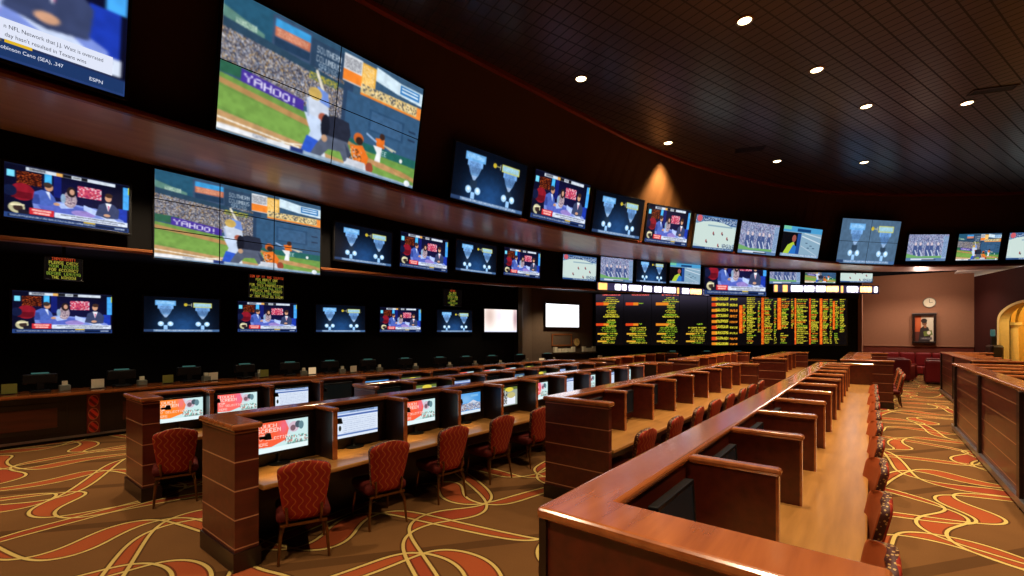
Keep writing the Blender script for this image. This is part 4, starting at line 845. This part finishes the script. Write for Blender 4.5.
# dark gaming cabinet at the arch
p = rp(.33, -.5); o = empty('gaming_cabinet', (p.x, p.y, 0), (0, 0, -1.3)); tag(o, 'dark cabinet with a pale lit top beside the arch', 'cabinet')
B('base', 'blackp', o, (-.3, -.28, 0, .3, .28, .9), bev=.04); B('body', 'dark', o, (-.26, -.2, .9, .26, .26, 1.62), bev=.1); B('lit_topper', 'teal', o, (-.07, -.1, 2.0, .07, .05, 2.3), bev=.04); B('neck', 'blackp', o, (-.06, -.08, 1.6, .06, .08, 2.0)); B('button_deck', 'greyp', o, (-.26, -.36, .82, .26, -.27, .9), bev=.02)

# ------------------------------------------------------------------ ceiling fixtures + light
LB = [(-1.9, 9.6), (-5.35, 9.4), (-.97, 12.4), (-.1, 15.2), (1.96, 16.6), (-5.0, 14.25), (-2.56, 18.1), (-.19, 20.1)]
WH = ['the largest, over the carrel desks', 'nearest the giant ball game screen', 'second along the middle line', 'third along the middle line', 'out over the right aisle', 'beside the curved cornice above the amber glow', 'beside the ceiling vent', 'farthest one in the bluish patch']
def downlight():
    o = empty('downlight'); bm = bmesh.new(); lathe(bm, [(.15, 0), (.165, -.012), (.13, -.02), (.115, -.004), (.115, .0)], 24); new('trim_ring', bm, 'bronze', o)
    bm = bmesh.new(); lathe(bm, [(.118, -.006), (.08, -.016), (0, -.02)], 24); new('lamp', bm, 'led', o); return o
d0 = None
def spot(x, y, power, z=ZC-.08, ang=88, col=(1, .78, .5), blend=.8, size=.12, rot=(0, 0, 0)):
    l = bpy.data.lights.new('spot', 'SPOT'); l.energy = power; l.spot_size = R_(ang); l.spot_blend = blend; l.color = col; l.shadow_soft_size = size
    o = bpy.data.objects.new('spot_beam', l); C.objects.link(o); o.location = (x, y, z); o.rotation_euler = rot; return o
for (x, y), wh in zip(LB, WH):
    if d0 is None: d0 = o = downlight()
    else: o = copy_tree(d0)
    o.location = (x, y, ZC); tag(o, 'round warm ceiling downlight, '+wh, 'ceiling light', 'downlights in the dark ceiling')
PW = 1250
tl = None
for nm, root, lst in (('C', rows[0], [1.86]+DC), ('D', rows[1], [1.81]+DD[:4])):
    for y in lst:
        x = (-4.66 if nm == 'C' else -7.46) if y > 1.9 else (-4.5 if nm == 'C' else -7.3)
        if tl is None:
            tl = o = empty('task_lamp'); B('arm', 'blackp', o, (-.012, 0, -.012, .012, .06, .012)); bm = bmesh.new(); lathe(bm, [(.0, .04), (.022, .035), (.034, -.02), (.03, -.02)], 14, (0, .075, 0)); new('lamp_shade', bm, 'blackp', o); bm = bmesh.new(); lathe(bm, [(.024, -.012), (.012, -.022), (0, -.024)], 12, (0, .075, 0)); new('bulb', bm, 'lampw', o)
        else: o = copy_tree(tl)
        o.parent = root; o.location = (x-root.location.x, y+.024-root.location.y, 1.12)
        sp = spot(x, y+.1, 9 if nm == 'C' else 5, z=1.07, ang=84, col=(1, .72, .3), size=.03, blend=.6, rot=(R_(16), R_(12), 0))
for x, y in LB: spot(x, y, PW)
for x, y in ((1.9, 9.5), (1.9, 3.2), (-1.0, 4.6), (-1.2, -1.5), (-5.2, -1.2), (2.2, 21), (5.5, 13), (5.5, 6), (5.2, 20), (2.4, -2)): spot(x, y, PW)     # further ceiling lamps assumed, without fixtures, mostly beyond the frame
for x, y in ((-9.0, 2.2), (-9.0, -1.6), (-9.1, 5.6)): spot(x, y, 500, z=ZS-.03, ang=120)  # added spots under the soffit, no fixtures, to light the left carpet
wl = spot(-5.1, 14.75, 5200, z=ZC-.1, ang=78, col=(1, .64, .26), blend=.9); wl.rotation_euler = Vector((-.97*.3+.24*.3, .24*.3+.97*.3, -1)).to_track_quat('-Z', 'Y').to_euler()
for x, y in ((.9, 29.7), (2.7, 30.0)): spot(x, y, 330, z=ZS-.04, ang=130, col=(1, .8, .62))  # added spots without fixtures, washing the mauve end wall
spot(-10.2, 16.4, 260, z=3.72, ang=130)  # added spot, no fixture, brightens the brown wall by the pillar
for x, y in ((-11.6, -.6), (-11.6, 2.4), (-11.4, 5.6), (-11.0, 8.6), (-10.3, 11.6)): spot(x, y, 120, z=3.5, ang=120)  # added spots, no fixtures, to lift the ticket counter
spot(.3, 8.2, PW)  # extra ceiling spot added to light the right counter's aisle face
def lamp(kind, loc, power, col, size=.3, rot=(0, 0, 0)):
    l = bpy.data.lights.new('room_light', kind); l.energy = power; l.color = col
    if kind == 'AREA': l.size = size
    else: l.shadow_soft_size = size
    o = bpy.data.objects.new('room_light', l); C.objects.link(o); o.location = loc; o.rotation_euler = rot; return o
lamp('POINT', (*rp(.5, 1.9), 3.9), 260, (1, .82, .42)); lamp('POINT', (6.2, 33.2, 4.4), 160, (1, .95, .9)); lamp('POINT', (1.9, 29.6, 4.6), 120, (1, .75, .6), .25)  # no fixtures: corridor, lounge ceiling, and one added to brighten the mauve wall
# vents
vt = None
for x, y, w, d, rz, lab in ((2.35, 16.1, .9, .28, .35, 'dark slotted ceiling vent beside the aisle downlight'), (-3.1, 16.4, .9, .35, .35, 'dark slotted ceiling vent over the odds board side')):
    o = empty('ceiling_vent', (x, y, ZC), (0, 0, rz)); tag(o, lab, 'vent', 'vents in the dark ceiling')
    B('frame', 'dark', o, (-w/2, -d/2, -.02, w/2, -d/2+.03, 0), (-w/2, d/2-.03, -.02, w/2, d/2, 0), (-w/2, -d/2, -.02, -w/2+.03, d/2, 0), (w/2-.03, -d/2, -.02, w/2, d/2, 0))
    B('louvre', 'blackp', o, *[(-w/2+.03, -d/2+.04+k*.05, -.014, w/2-.03, -d/2+.065+k*.05, -.002) for k in range(int((d-.08)/.05))])

# ------------------------------------------------------------------ world, camera, view
w = bpy.data.worlds.new('dim_room'); bpy.context.scene.world = w; w.use_nodes = True
w.node_tree.nodes['Background'].inputs[0].default_value = (.004, .003, .003, 1); w.node_tree.nodes['Background'].inputs[1].default_value = 1
cam = bpy.data.cameras.new('camera'); cam.lens = 16; cam.sensor_width = 36; cam.shift_y = 46/1024; cam.clip_start = .05; cam.clip_end = 200
co = bpy.data.objects.new('camera', cam); C.objects.link(co); co.location = (0, 0, 2.1); co.rotation_euler = (PI/2, 0, math.atan(359/455))
sc = bpy.context.scene; sc.camera = co
sc.view_settings.view_transform = 'Standard'; sc.view_settings.look = 'None'; sc.view_settings.exposure = 0; sc.view_settings.gamma = 1; sc.view_settings.use_curve_mapping = False
sc.cycles.max_bounces = 6; sc.cycles.diffuse_bounces = 3; sc.cycles.glossy_bounces = 3; sc.cycles.use_denoising = True; sc.cycles.sample_clamp_indirect = 4
